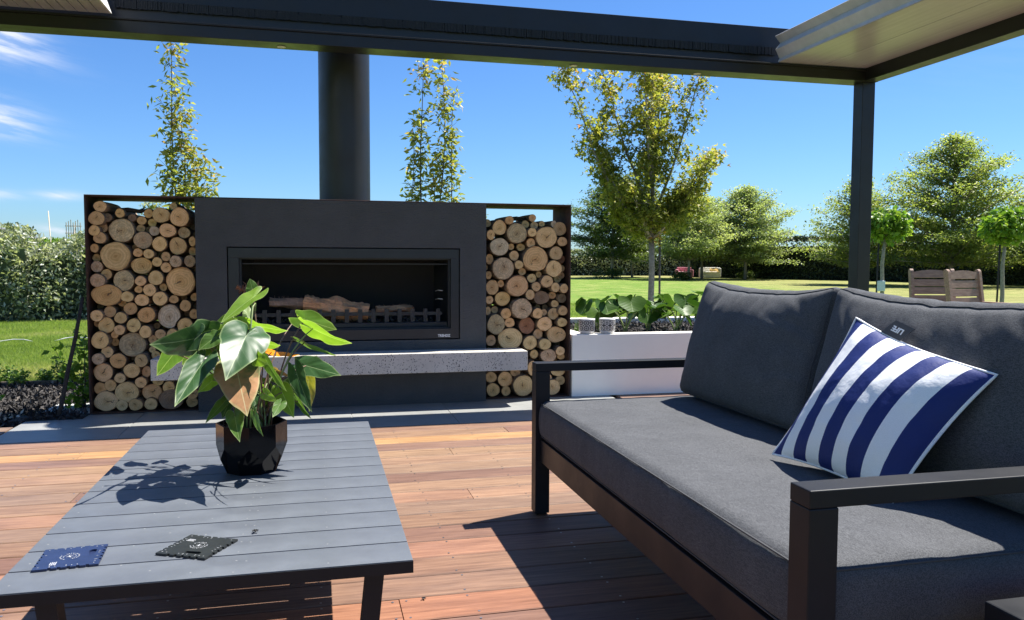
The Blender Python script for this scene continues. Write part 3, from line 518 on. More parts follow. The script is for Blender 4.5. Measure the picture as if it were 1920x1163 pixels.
mb = MB(); mb.box(-1.945, 2.35, 5.344, 6.757, -.09, -.0035); part('grout_bed', mb, M_grout, hearth)

# ------------------------------------------------------------------ firewood rack and fireplace
FY = 6.215
rack = empty('firewood_rack', (.21, FY, 0), 'long rusted steel firewood rack framing the charcoal fireplace', 'firewood rack')
T_ = .012; ZT = 1.562; BY = 6.70
mb = MB(); mb.box(-1.582, 2.005, FY, BY, ZT - T_, ZT, .002); part('top_plate', mb, M_corten, rack)
for x in (-1.582, 2.005 - T_):
    mb = MB(); mb.box(x, x + T_, FY, BY, .002, ZT - T_ - .0005, .002); part('side_plate', mb, M_corten, rack)
for a, b in ((-1.582 + T_ + .001, -.846), (1.293, 2.005 - T_ - .001)):
    mb = MB(); mb.box(a, b, FY + .004, BY, .002, .010); part('floor_plate', mb, M_corten, rack)
    mb = MB(); mb.box(a + .02, b, FY + .27, FY + .275, ZT - .075, ZT - T_ - .001)
fp = empty('fireplace', (.22, 6.165, 0), 'outdoor fireplace in charcoal textured plaster with wide firebox and floating concrete shelf', 'fireplace')
X0, X1, Y0, Y1, Z1 = -.843, 1.290, 6.150, 6.76, 1.549
HX0, HX1, HZ0, HZ1 = -.631, 1.083, .497, 1.203
mb = MB()
fr = [(X0, Y0, 0), (X1, Y0, 0), (X1, Y0, Z1), (X0, Y0, Z1), (HX0, Y0, HZ0), (HX1, Y0, HZ0), (HX1, Y0, HZ1), (HX0, Y0, HZ1)]
# front cut into a ring so that the firebox opening is a real hole
mb.add(fr, [(0, 1, 5, 4), (1, 2, 6, 5), (2, 3, 7, 6), (3, 0, 4, 7)])
mb.add([(HX0, Y0, HZ0), (HX1, Y0, HZ0), (HX1, Y0, HZ1), (HX0, Y0, HZ1), (HX0, Y0 + .4, HZ0), (HX1, Y0 + .4, HZ0), (HX1, Y0 + .4, HZ1), (HX0, Y0 + .4, HZ1)], [(0, 1, 5, 4), (1, 2, 6, 5), (2, 3, 7, 6), (3, 0, 4, 7)])
mb.add([(X0, Y0, 0), (X1, Y0, 0), (X1, Y1, 0), (X0, Y1, 0), (X0, Y0, Z1), (X1, Y0, Z1), (X1, Y1, Z1), (X0, Y1, Z1)], [(1, 2, 6, 5), (2, 3, 7, 6), (3, 0, 4, 7), (4, 5, 6, 7)])
part('chimney_breast', mb, M_plaster, fp)
# surround frame, slightly recessed
def ringbox(mb, ax0, ax1, az0, az1, bx0, bx1, bz0, bz1, y0, y1):
    mb.box(ax0, ax1, y0, y1, bz1, az1, .0015); mb.box(ax0, ax1, y0, y1, az0, bz0, .0015)
    mb.box(ax0, bx0, y0, y1, bz0 + .0005, bz1 - .0005, .0015); mb.box(bx1, ax1, y0, y1, bz0 + .0005, bz1 - .0005, .0015)
mb = MB(); ringbox(mb, HX0 + .008, HX1 - .008, HZ0 + .008, HZ1 - .008, -.549, 1.012, .582, 1.122, Y0 + .006, Y0 + .05)
sur = part('surround_frame', mb, M_firemetal, fp)
mb = MB(); ringbox(mb, -.552, 1.015, .579, 1.125, -.535, .998, .592, 1.112, Y0 + .051, Y0 + .09); part('inner_frame', mb, M_firemetal, fp)
mb = MB(); mb.box(-.534, .997, Y0 + .092, Y0 + .12, 1.075, 1.085, .002); part('smoke_baffle', mb, M_firemetal, fp)
mb = MB()
bx = [(-.56, Y0 + .055, .565), (1.02, Y0 + .055, .565), (1.02, Y0 + .055, 1.135), (-.56, Y0 + .055, 1.135), (-.48, Y0 + .44, .585), (.94, Y0 + .44, .585), (.94, Y0 + .44, 1.12), (-.48, Y0 + .44, 1.12)]
mb.add(bx, [(4, 5, 6, 7), (0, 4, 7, 3), (1, 2, 6, 5), (0, 1, 5, 4), (3, 7, 6, 2)]); part('firebox_lining', mb, M_firein, fp)
mb = MB(); mb.box(-.535, .998, Y0 + .10, Y0 + .16, .592, .626, .002); mb.box(-.50, .95, Y0 + .17, Y0 + .40, .600, .612); part('ash_tray', mb, M_firemetal, fp)
gr = part('grate_rail', MB().box(-.50, .962, Y0 + .128, Y0 + .136, .680, .706, .001), M_firemetal, fp)
tine = MB().box(-.0165, .0165, -.004, .004, -.052, .052, .001).mesh('tine'); tine.materials.append(M_firemetal)
for k in range(15):
    o = link('tine', tine, None, gr, (-.482 + k * .1008 - fp.location.x, Y0 + .123 - fp.location.y, .679))
for z in (.872, .805):
    mb = MB(); mb.tube([(.962, Y0 + .10, z), (.93, Y0 + .12, z + .004), (.91, Y0 + .14, z - .004)], .004, 6); part('door_catch', mb, M_screw, fp)
# fire glass
M_glass, nt, p = newmat('fire_glass')
for n in list(nt.nodes): nt.nodes.remove(n)
out = nt.nodes.new('ShaderNodeOutputMaterial'); tr = nt.nodes.new('ShaderNodeBsdfTransparent'); gl = nt.nodes.new('ShaderNodeBsdfGlossy'); gl.inputs['Roughness'].default_value = .08
mx = nt.nodes.new('ShaderNodeMixShader'); fz = nt.nodes.new('ShaderNodeFresnel'); fz.inputs[0].default_value = 1.35
nt.links.new(mth(nt, 'MULTIPLY', fz.outputs[0], .03), mx.inputs[0]); nt.links.new(tr.outputs[0], mx.inputs[1]); nt.links.new(gl.outputs[0], mx.inputs[2]); nt.links.new(mx.outputs[0], out.inputs[0])
part('glass_pane', MB().box(-.534, .997, Y0 + .094, Y0 + .098, .593, 1.074), M_glass, fp)
def text_mesh(body, size, depth=.0004, bold=0):
    cu = bpy.data.curves.new('letters', 'FONT'); cu.body = body; cu.size = size; cu.extrude = depth; cu.align_x = 'CENTER'; cu.align_y = 'CENTER'; cu.offset = bold
    cu.resolution_u = 3
    ob = bpy.data.objects.new('letters', cu); COL.objects.link(ob); dg = bpy.context.evaluated_depsgraph_get(); dg.update()
    me = bpy.data.meshes.new_from_object(ob.evaluated_get(dg)); bpy.data.objects.remove(ob); return me
me = text_mesh('TRENDZ', .030, .0006, .0011); me.materials.append(M_badge)
o = link('badge_lettering', me, None, sur); o.location = (.958 - fp.location.x, Y0 + .0045 - fp.location.y, .526); o.rotation_euler = (R(90), 0, 0); o.scale = (.82, .9, 1); o['label'] = 'silver TRENDZ lettering on the firebox frame'
part('concrete_shelf', MB().box(-1.115, 1.565, 5.907, Y0 - .001, .273, .420, .004), M_terr, fp, label='speckled grey terrazzo shelf along the front')
mb = MB(); mb.lathe([(.197, 1.5495), (.197, 3.6)], (.226, 6.515, 0), 48); mb.lathe([(.2, 3.6), (.0, 3.6)], (.226, 6.515, 0), 48); part('flue', mb, M_flue, fp)

# split wood lying in the firebox
def splitlog(x0, x1, y, z, h, d, col, label, seed):
    nx, nr = 26, 9; vs = []; fs = []
    for i in range(nx):
        t = i / (nx - 1); x = (x1 - x0) * (t - .5)
        for k in range(nr):
            a = 2 * math.pi * k / nr
            rr = 1 + .55 * noise.noise(Vector((x * 7 + seed, math.cos(a) * 1.3, math.sin(a) * 1.3 + seed))) + .16 * noise.noise(Vector((x * 45, a * 3, seed)))
            hump = 1 + .35 * math.sin(math.pi * min(1, max(0, t * 1.2 - .1))) * (seed % 2)
            vs.append((x + .012 * noise.noise(Vector((a * 2, seed, 0))), math.cos(a) * d / 2 * rr, math.sin(a) * h / 2 * rr * hump))
    for i in range(nx - 1):
        for k in range(nr): fs.append((i * nr + k, i * nr + (k + 1) % nr, (i + 1) * nr + (k + 1) % nr, (i + 1) * nr + k))
    fs += [tuple(range(nr)), tuple(range((nx - 1) * nr, nx * nr))[::-1]]
    mb = MB().add(vs, fs)
    for q in range(14):   # splinters
        x = random.uniform(-.45, .45) * (x1 - x0); y_ = random.uniform(-.3, .2) * d
        mb.tube([(x, y_, h * .42), (x + random.uniform(-.02, .03), y_, h * .42 + random.uniform(.008, .022))], [.0018, .0005], 3, False)
    m, nt, p = newmat('split_firewood'); v = coords(nt, 'Object', (4, 30, 30))
    nt.links.new(ramp(nt, noise_n(nt, v, 2.2, 7, .7), [(.28, tuple(c * .3 for c in col)), (.5, col), (.7, tuple(min(1, c * 1.35) for c in col))]), p.inputs['Base Color']); p.inputs['Roughness'].default_value = .85
    bump(nt, p, noise_n(nt, v, 3.0, 6, .7), .9, .01)
    o = link('split_log', mb.mesh('split_log'), m, None, (((x0 + x1) / 2), y, z)); return tag(o, label, 'firewood', 'split firewood in the firebox')
a = splitlog(-.352, .02, 6.41, .775, .085, .10, (.36, .24, .17), 'greyish split log lying at the left of the firebox', 2); a.rotation_euler = (0, R(2), .05)
a = splitlog(-.10, .395, 6.36, .735, .112, .12, (.62, .34, .18), 'largest split log, orange brown, humped in the middle of the firebox', 3); a.rotation_euler = (0, R(9), -.06)
a = splitlog(.455, .745, 6.42, .725, .050, .08, (.50, .29, .16), 'small thin split log at the right of the firebox', 4)
a = splitlog(-.05, .44, 6.47, .665, .09, .09, (.40, .24, .14), 'dark split log underneath the humped one in the firebox', 6)
o = link('ember_bed', None); bpy.data.objects.remove(o)
# charred bits
v_, f_, t_ = leafcloud(np.column_stack([rng.uniform(-.44, .9, 500), rng.uniform(6.32, 6.52, 500), rng.uniform(.613, .645, 500)]), rdir(500), rdir(500), .03, .02, rng.random(500))
o = link('ash_and_charcoal', mesh_np('ash', v_, f_), simple('charcoal_and_ash', (.07, .065, .06), .9, nscale=60, namp=.9)); tag(o, 'charcoal bits and ash on the firebox floor', 'ash', kind='stuff')

# firewood stacks: every log is a thing of its own, with bark and sawn end
def log_variant(seed):
    n = 22; out = []
    for k in range(n):
        a = 2 * math.pi * k / n
        r = 1 + .10 * noise.noise(Vector((math.cos(a) * 1.1, math.sin(a) * 1.1, seed * 3.7))) + .03 * noise.noise(Vector((math.cos(a) * 5, math.sin(a) * 5, seed)))
        if seed == 9: r *= 1 - .20 * math.exp(-((a - 5.7) / .45) ** 2)
        out.append((math.cos(a) * r, math.sin(a) * r))
    Lg = .43
    vs = []; fs = []
    ys = [0, .006, .08, .2, .32, Lg]
    for j, y in enumerate(ys):
        s = .985 if j == 0 else 1.0
        for k, (a, b) in enumerate(out):
            w = (1.0, 1.0, 1.01, 1.07, 1.10, 1.10)[j] + .03 * noise.noise(Vector((a * 3, y * 9, b * 3 + seed))) * (j > 1)
            vs.append((a * s * w, y, b * s * w))
    for j in range(len(ys) - 1):
        for k in range(n): fs.append((j * n + k, (j + 1) * n + k, (j + 1) * n + (k + 1) % n, j * n + (k + 1) % n))
    fs.append(tuple(range((len(ys) - 1) * n, len(ys) * n)))
    mb = MB().add(vs, fs[:-1], True).add(vs, [fs[-1]])
    body = mb.mesh('log'); body.materials.append(M_bark)
    mb = MB().add([(0, -.0012, 0)] + [(a * .968, -.0012 + .0006 * (k % 2), b * .968) for k, (a, b) in enumerate(out)], [(0, 1 + k, 1 + (k + 1) % n) for k in range(n)])
    end = mb.mesh('cut_end'); end.materials.append(M_end)
    return body, end
variants = [log_variant(s) for s in range(10)]
ORD = ['zeroth', 'first', 'second', 'third', 'fourth', 'fifth', 'sixth', 'seventh', 'eighth', 'ninth', 'tenth', 'eleventh', 'twelfth', 'thirteenth', 'fourteenth', 'fifteenth', 'sixteenth', 'seventeenth', 'eighteenth', 'nineteenth', 'twentieth', 'twenty first', 'twenty second', 'twenty third', 'twenty fourth', 'twenty fifth']
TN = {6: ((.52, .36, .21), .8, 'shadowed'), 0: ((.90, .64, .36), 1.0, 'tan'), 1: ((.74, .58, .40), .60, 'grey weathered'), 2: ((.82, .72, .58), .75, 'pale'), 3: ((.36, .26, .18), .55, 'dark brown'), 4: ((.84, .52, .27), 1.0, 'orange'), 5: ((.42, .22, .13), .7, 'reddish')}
def stack(logs, side):
    # fillers added in the gaps to block the bright lawn, shade in their colour
    lo, hi = (-1.56, -.86) if side == 'left' else (1.30, 1.985); add = []
    for z in np.arange(.03, 1.40, .012):
        for x in np.arange(lo + .01, hi - .01, .012):
            d = min(math.hypot(x - L[0], z - L[1]) - (L[2] + L[3]) / 2 for L in logs)
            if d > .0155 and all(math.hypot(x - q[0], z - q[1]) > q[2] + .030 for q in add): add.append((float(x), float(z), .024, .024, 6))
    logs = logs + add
    rowsd = {}
    H0 = .115
    for L in logs: rowsd.setdefault(int(L[1] / H0), []).append(L)
    nrow = max(rowsd)
    for rI, Ls in sorted(rowsd.items()):
        Ls.sort(key=lambda q: q[0])
        for i, (x, z, rx, rz, t) in enumerate(Ls):
            rm = (rx + rz) / 2
            lo, hi = (-1.566, -.846) if side == 'left' else (1.294, 1.990)
            if x - rx < lo and x + .4 * rx > lo and side == 'left': x = lo + rx
            if x + rx > hi and side == 'right': x = hi - rx
            z = max(z, rz + .012)
            vi = 9 if (t == 2 and rm > .08 and side == 'left') else random.randrange(9)
            body, end = variants[vi]
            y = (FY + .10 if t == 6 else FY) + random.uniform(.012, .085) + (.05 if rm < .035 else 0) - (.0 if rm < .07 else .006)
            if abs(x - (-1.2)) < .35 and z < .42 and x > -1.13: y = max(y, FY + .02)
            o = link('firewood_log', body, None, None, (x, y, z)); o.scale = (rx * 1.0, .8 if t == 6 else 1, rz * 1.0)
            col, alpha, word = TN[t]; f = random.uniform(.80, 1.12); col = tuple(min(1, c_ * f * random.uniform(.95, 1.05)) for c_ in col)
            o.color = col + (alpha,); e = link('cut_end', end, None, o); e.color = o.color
            size = 'big' if rm > .085 else 'medium' if rm > .052 else 'small' if rm > .034 else 'tiny'
            horiz = 'leftmost' if i == 0 else 'rightmost' if i == len(Ls) - 1 else ORD[i + 1] + ' from the left'
            vert = 'bottom row' if rI == 0 else 'top row' if rI == nrow else ORD[rI + 1] + ' row up'
            tag(o, '%s %s log, %s, %s, %s stack' % (size, 'added filler' if t == 6 else word, horiz, vert, side), 'firewood log', 'logs stacked in the %s bay of the rusted rack' % side)
stack(LOGS_LEFT, 'left'); stack(LOGS_RIGHT, 'right')
# twigs lying on top of the stacks
for x, z, s, side in ((-1.30, 1.462, 1, 'left'), (1.62, 1.447, 2, 'right')):
    mb = MB()
    mb.tube([(-.10, .08, 0), (-.03, .10, .006), (.05, .12, -.004), (.12, .13, .018)], [.016, .018, .015, .006], 7)
    mb.tube([(.03, .12, 0), (.08, .16, .03)], [.008, .003], 5)
    o = link('dark_branch', mb.mesh('dark_branch'), M_rod, None, (x, 6.28, z)); tag(o, 'dark twig lying on top of the %s firewood stack' % side, 'branch')

# ------------------------------------------------------------------ pergola
pg = empty('pergola', (4.50, 5.96, 0), 'charcoal aluminium pergola with pushed back opening louvre roof', 'pergola')
BZ = 2.582
mb = MB(); mb.box(-4.2, 4.483, 5.765, 5.945, BZ, BZ + .078, .002); part('back_beam', mb, M_beam, pg)
mb = MB(); mb.box(-4.2, 4.363, 5.752, 5.850, BZ + .0785, BZ + .092, .002); part('gutter_lip', mb, M_alu, pg)
mb = MB(); mb.box(-4.2, 4.361, 5.90, 5.945, BZ + .0785, BZ + .24, .001); mb.box(-4.2, 4.361, 5.8505, 5.898, BZ + .0785, BZ + .100, .001); part('gutter_channel', mb, simple('shaded_channel', (.008, .008, .010), .4), pg)  # shade of the recess put into the channel's darker colour
mb = MB(); mb.box(-4.2, 4.483, 5.95, 6.17, BZ + .105, BZ + .34, .002); part('outer_beam', mb, M_beam, pg)
mb = MB(); mb.box(-4.2, 4.361, 5.885, 5.948, BZ + .245, BZ + .405, .002); part('upper_fascia', mb, M_beam, pg)
x = -1.28; prev = x
while x < 3.56:
    w = .145 + random.uniform(-.012, .012); mb = MB(); n = 14
    for i in range(n):     # bristles of the weather seal
        a = x + w * i / n; mb.box(a + .0008, a + w / n - .0008, 5.876 + random.uniform(-.003, .003), 5.884, BZ + .185 + random.uniform(-.003, .004), BZ + .2445)
    part('brush_seal', mb, M_brush, pg); x += w + .004
mb = MB(); mb.box(4.365, 4.483, 5.80, 5.918, 0.002, BZ - .001, .003); part('post', mb, M_beam, pg)
mb = MB(); mb.box(4.325, 4.523, 5.76, 5.958, .001, .010, .002); part('base_plate', mb, M_beam, pg)
mb = MB(); mb.box(-4.2, -4.08, 5.80, 5.918, 0.002, BZ - .001, .003); part('post', mb, M_beam, pg)
mb = MB(); mb.box(4.363, 4.483, -1.6, 5.798, BZ + .002, BZ + .118, .002); part('side_beam', mb, M_beam, pg)
mb = MB(); mb.box(4.38, 4.483, -1.6, 5.798, BZ + .12, BZ + .30, .002); part('side_fascia', mb, M_beam, pg)
mb = MB(); mb.box(-4.2, -4.08, -1.6, 5.798, BZ + .002, BZ + .30, .002); part('side_beam', mb, M_beam, pg)
mb = MB(); mb.box(-4.2, 4.483, -1.75, -1.602, BZ + .002, BZ + .30, .002); part('front_beam', mb, M_beam, pg)
for x in (-4.2, 4.363):
    mb = MB(); mb.box(x, x + .12, -1.73, -1.61, 0.002, BZ + .001, .003); part('post', mb, M_beam, pg)
# down lights in the beam
for x, y in ((-.22, 5.87), (1.90, 5.87), (2.92, 5.87)):
    mb = MB(); mb.lathe([(.030, -.004), (.030, 0), (.0, 0)], (x, y, BZ - .0005), 20); mb.add([(x + .03 * math.cos(k * .314), y + .03 * math.sin(k * .314), BZ - .0045) for k in range(20)], [tuple(range(20))]); part('downlight', mb, M_louv, pg)
# right bay: wide closed blades
def louvre(prof, y0, y1, m, close=True, label=None):
    n = len(prof); mb = MB(); vs = [(x, y, z) for y in (y0, y1) for x, z in prof]
    fs = [(i, (i + 1) % n, n + (i + 1) % n, n + i) for i in range(n)] + [tuple(range(n))[::-1], tuple(range(n, 2 * n))]
    mb.add(vs, fs); o = part('louvre_blade', mb, m, pg)
    if label: o['label'] = label
z0 = BZ + .102
louvre([(3.563, z0), (3.952, z0), (3.952, z0 + .02), (3.598, z0 + .02), (3.551, z0 + .098), (3.594, z0 + .15), (3.54, z0 + .205), (3.535, z0 + .200), (3.581, z0 + .15), (3.540, z0 + .098), (3.578, z0 + .03)], -1.5, 5.772, M_louv)
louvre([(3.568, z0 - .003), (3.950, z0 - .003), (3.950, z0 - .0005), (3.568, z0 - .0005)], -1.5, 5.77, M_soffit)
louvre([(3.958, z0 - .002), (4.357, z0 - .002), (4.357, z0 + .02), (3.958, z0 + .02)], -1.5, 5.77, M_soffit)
mb = MB()
for k in range(27): a = 3.58 + k * .029; mb.lathe([(.010, 0), (.010, .012), (.0, .012)], (a, 5.778, z0 - .008), 8)
part('scalloped_seal', mb, M_brush, pg)
# left bay: narrow blades
k = 0; x = -1.283
louvre([(x, z0 + .012), (x + .012, z0 + .012), (x - .055, z0 + .21), (x - .066, z0 + .21)], -1.5, 5.772, simple('white_end_blade', (.70, .70, .68), .4), label='white end blade')
while x > -4.05:
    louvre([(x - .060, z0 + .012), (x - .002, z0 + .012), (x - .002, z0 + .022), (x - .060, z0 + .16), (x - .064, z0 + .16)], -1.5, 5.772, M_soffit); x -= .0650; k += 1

# ------------------------------------------------------------------ slatted coffee table
tb = empty('coffee_table', (-.24, 2.77, 0), 'low charcoal slatted metal coffee table on the deck', 'table')
TX0, TX1, TY0, TY1, TZ = -.700, .220, 1.900, 3.637, .380
np_ = 13; pit = (TY1 - TY0) / np_
sm = MB().box(-(TX1 - TX0) / 2, (TX1 - TX0) / 2, -pit / 2 + .0030, pit / 2 - .0030, -.018, 0, .0012).mesh('slat'); sm.materials.append(M_table)
for k in range(np_): link('slat', sm, None, tb, ((TX0 + TX1) / 2 - tb.location.x, TY0 + pit * (k + .5) - tb.location.y, TZ))
mb = MB()
for x in (TX0 + .10, TX1 - .14): mb.box(x, x + .04, TY0 + .03, TY1 - .03, TZ - .043, TZ - .0185, .001)
mb.box(TX0 + .141, TX1 - .141, TY0 + .035, TY0 + .075, TZ - .042, TZ - .0186, .001); mb.box(TX0 + .141, TX1 - .141, TY1 - .075, TY1 - .035, TZ - .042, TZ - .0186, .001)
part('under_frame', mb, M_alu, tb)
for y in (TY0 - .0035, TY1 + .0005): part('edge_shade_strip', MB().box(TX0, TX1, y, y + .003, TZ - .030, TZ - .0012), M_alu, tb)  # dark strips over the end slats; shade of the edge face as colour
for sx in (-1, 1):
    for y in (TY0 + .035, TY1 - .085):
        xt = (TX0 + .085 if sx < 0 else TX1 - .110); xb = xt + (.035 if sx < 0 else -.035)
        h = .043; vs = []
        for z, x_ in ((0.002, xb), (TZ - .0435, xt)): vs += [(x_, y, z), (x_ + h, y, z), (x_ + h, y + .05, z), (x_, y + .05, z)]
        part('leg', MB().add(vs, [(0, 1, 5, 4), (1, 2, 6, 5), (2, 3, 7, 6), (3, 0, 4, 7), (0, 3, 2, 1), (4, 5, 6, 7)]), M_alu, tb)

# ------------------------------------------------------------------ potted plant on the table
PC = (-.222, 2.868, TZ)
pot = empty('potted_plant', PC, 'leafy heart leaved houseplant in a glossy black faceted pot on the table', 'potted plant')
n = 8; vs = []
def ringp(r, z, off): return [(PC[0] + r * math.cos(2 * math.pi * (k + off) / n), PC[1] + r * math.sin(2 * math.pi * (k + off) / n), TZ + z) for k in range(n)]
# faceted body: base octagon, zigzag belly (low points between high points), straight upper panels
Rg = [ringp(.086, .0, .5), ringp(.108, .050, .5), ringp(.1175, .094, 0), ringp(.1175, .168, 0)]
for ring in Rg: vs += ring
fs = []
for k in range(n):
    k1 = (k + 1) % n; km = (k - 1) % n
    # base k sits at angle k+.5, low k likewise; high k at angle k
    fs += [(km, k, n + k, 2 * n + k, n + km)]
    fs += [(2 * n + k, n + k, 2 * n + k1, 3 * n + k1, 3 * n + k)]
inner = ringp(.109, .168, 0); inn2 = ringp(.107, .138, 0); b = len(vs); vs += inner + inn2
for k in range(n): k1 = (k + 1) % n; fs += [(3 * n + k, 3 * n + k1, b + k1, b + k), (b + k, b + k1, b + n + k1, b + n + k)]
fs += [tuple(range(n))[::-1]]
part('pot', MB().add(vs, fs), M_potblack, pot)
part('soil', MB().add(ringp(.107, .1405, 0), [tuple(range(n))]), M_soil, pot)
def heart_leaf(joint, tip, width, roll, fold, curl, m, seed):
    J = Vector(joint); T = Vector(tip); ax = T - J; L = ax.length; X = ax.normalized(); view = (Vector((0, 0, 1.1)) - J).normalized()
    N = (view - X * view.dot(X)).normalized(); N = Matrix.Rotation(R(roll), 3, X) @ N; Yv = N.cross(X)
    na = 40; vs = [J.copy()]; uv = [(0, 0)]; fs = []; rads = (.25, .5, .75, .94, 1.0); rr = random.Random(seed); ph = rr.uniform(0, 6)
    for r in rads:
        for k in range(na):
            a = 2 * math.pi * k / na; d = abs(((a + math.pi) % (2 * math.pi)) - math.pi)   # 0 = tip, pi = sinus
            if d < 1.0: pr_ = 1.0 - (1 - .56) * (d / 1.0) ** .62
            elif d < 2.4: pr_ = .56 - .07 * (d - 1.0) / 1.4 + .05 * math.sin((d - 1.0) / 1.4 * math.pi)
            else: pr_ = .49 * max(0.06, 1 - ((d - 2.4) / .742) ** 2.6)
            px, py = math.cos(a) * pr_ * r, math.sin(a) * pr_ * r
            py_ = py * (width / .98) ; px_ = px * L
            z = fold * abs(py_) * 1.0 + .02 * width * math.sin(a * 9 + ph * 2) * r ** 2 - curl * L * max(0, px) ** 2 * .55 + .05 * width * math.sin(a * 5 + ph) * r ** 3 - .25 * width * (abs(py) ** 2) * 1.2
            vs.append(J + X * px_ + Yv * py_ + N * z); uv.append((px, py))
    for k in range(na): fs.append((0, 1 + k, 1 + (k + 1) % na))
    for j in range(len(rads) - 1):
        for k in range(na): a0 = 1 + j * na + k; a1 = 1 + j * na + (k + 1) % na; fs.append((a0, a0 + na, a1 + na, a1))
    me = bpy.data.meshes.new('leaf'); me.from_pydata([v - Vector(PC) for v in vs], [], fs)
    me.polygons.foreach_set('use_smooth', [True] * len(fs)); u = me.uv_layers.new(name='UVMap')
    for lp in me.loops: u.data[lp.index].uv = uv[lp.vertex_index]
    at = me.attributes.new('tint', 'FLOAT', 'POINT'); at.data.foreach_set('value', [rr.random()] * len(vs)); rm = me.attributes.new('rim', 'FLOAT', 'POINT'); rm.data.foreach_set('value', [0.0] + [q for q in rads for _ in range(na)]); me.update(); return me
for i, (j, t, w, roll, fold, curl, c) in enumerate(LEAVES):
    o = partme('leaf', heart_leaf(j, tuple(np.array(j) + (np.array(t) - np.array(j)) * .94), w * .76, roll, fold, curl, None, i), PL[c], pot)
    if c in ('brown', 'orange', 'yellow'): o['label'] = {'brown': 'withered brown leaf', 'orange': 'orange dying leaf', 'yellow': 'yellowing leaf'}[c]
    J = Vector(j); rr = random.Random(i + 50); a = rr.uniform(0, 6.28); q = rr.uniform(.01, .05)
    S0 = Vector((PC[0] + .02 + q * math.cos(a), PC[1] + q * math.sin(a), TZ + .136))
    mid = S0.lerp(J, .55) + Vector((0, 0, .035 + .1 * (J - S0).length)) - Vector(((J.x - S0.x) * .28, (J.y - S0.y) * .28, 0))
    pts = [S0 * (1 - s) ** 2 + mid * 2 * s * (1 - s) + J * s * s for s in [k / 9 for k in range(10)]]
    part('leaf_stalk', MB().tube(pts, [.0034 - .0014 * k / 9 for k in range(10)], 6), M_stem if i % 3 else M_stemg, pot)
rr = random.Random(77)
for i in range(26):
    a = rr.uniform(0, 6.28); d = rr.uniform(.05, .20); h = rr.uniform(.08, .26) if i < 15 else rr.uniform(.24, .38)
    if i >= 15: a = rr.uniform(1.9, 4.6) * (1 - d * .9); J = Vector((PC[0] + d * math.cos(a), PC[1] + .02 + d * math.sin(a) * .8, TZ + .12 + h))
    L = rr.uniform(.045, .085); T = J + Vector((math.cos(a) * L * .75, math.sin(a) * L * .75, -L * rr.uniform(.2, .9)))
    partme('leaf', heart_leaf(tuple(J), tuple(T), L * rr.uniform(.75, .95), rr.uniform(-50, 60), .2, .15, None, 100 + i), PL[rr.choice(('dark', 'mid', 'mid', 'light'))], pot)
    S0 = Vector((PC[0] + rr.uniform(-.05, .05), PC[1] + rr.uniform(-.05, .05), TZ + .136)); mid = S0.lerp(J, .6) + Vector((0, 0, .05)) - Vector(((J.x - S0.x) * .25, (J.y - S0.y) * .25, 0))
    part('leaf_stalk', MB().tube([S0 * (1 - s) ** 2 + mid * 2 * s * (1 - s) + J * s * s for s in [k / 7 for k in range(8)]], [.0026 - .001 * k / 7 for k in range(8)], 5), M_stem if i % 2 else M_stemg, pot)
# the flower spathe stalk and debris
part('flower_stalk', MB().tube([(-.222, 2.80, .52), (-.215, 2.80, .70), (-.219, 2.82, .85), (-.212, 2.86, .945), (-.205, 2.88, .955), (-.204, 2.87, .93)], [.003, .003, .003, .0028, .0026, .002], 6), M_stemg, pot)
v_, f_, t_ = leafcloud(np.column_stack([PC[0] + rng.uniform(-.08, .08, 60), PC[1] + rng.uniform(-.08, .08, 60), TZ + rng.uniform(.138, .165, 60)]), rdir(60, .3), rdir(60), rng.uniform(.02, .06, 60), .018, rng.random(60))
partme('dead_leaf_litter', mesh_np('litter', v_, f_, t_), simple('dry_brown_litter', (.22, .10, .05), .8, nscale=30, namp=.5), pot, 'stuff')

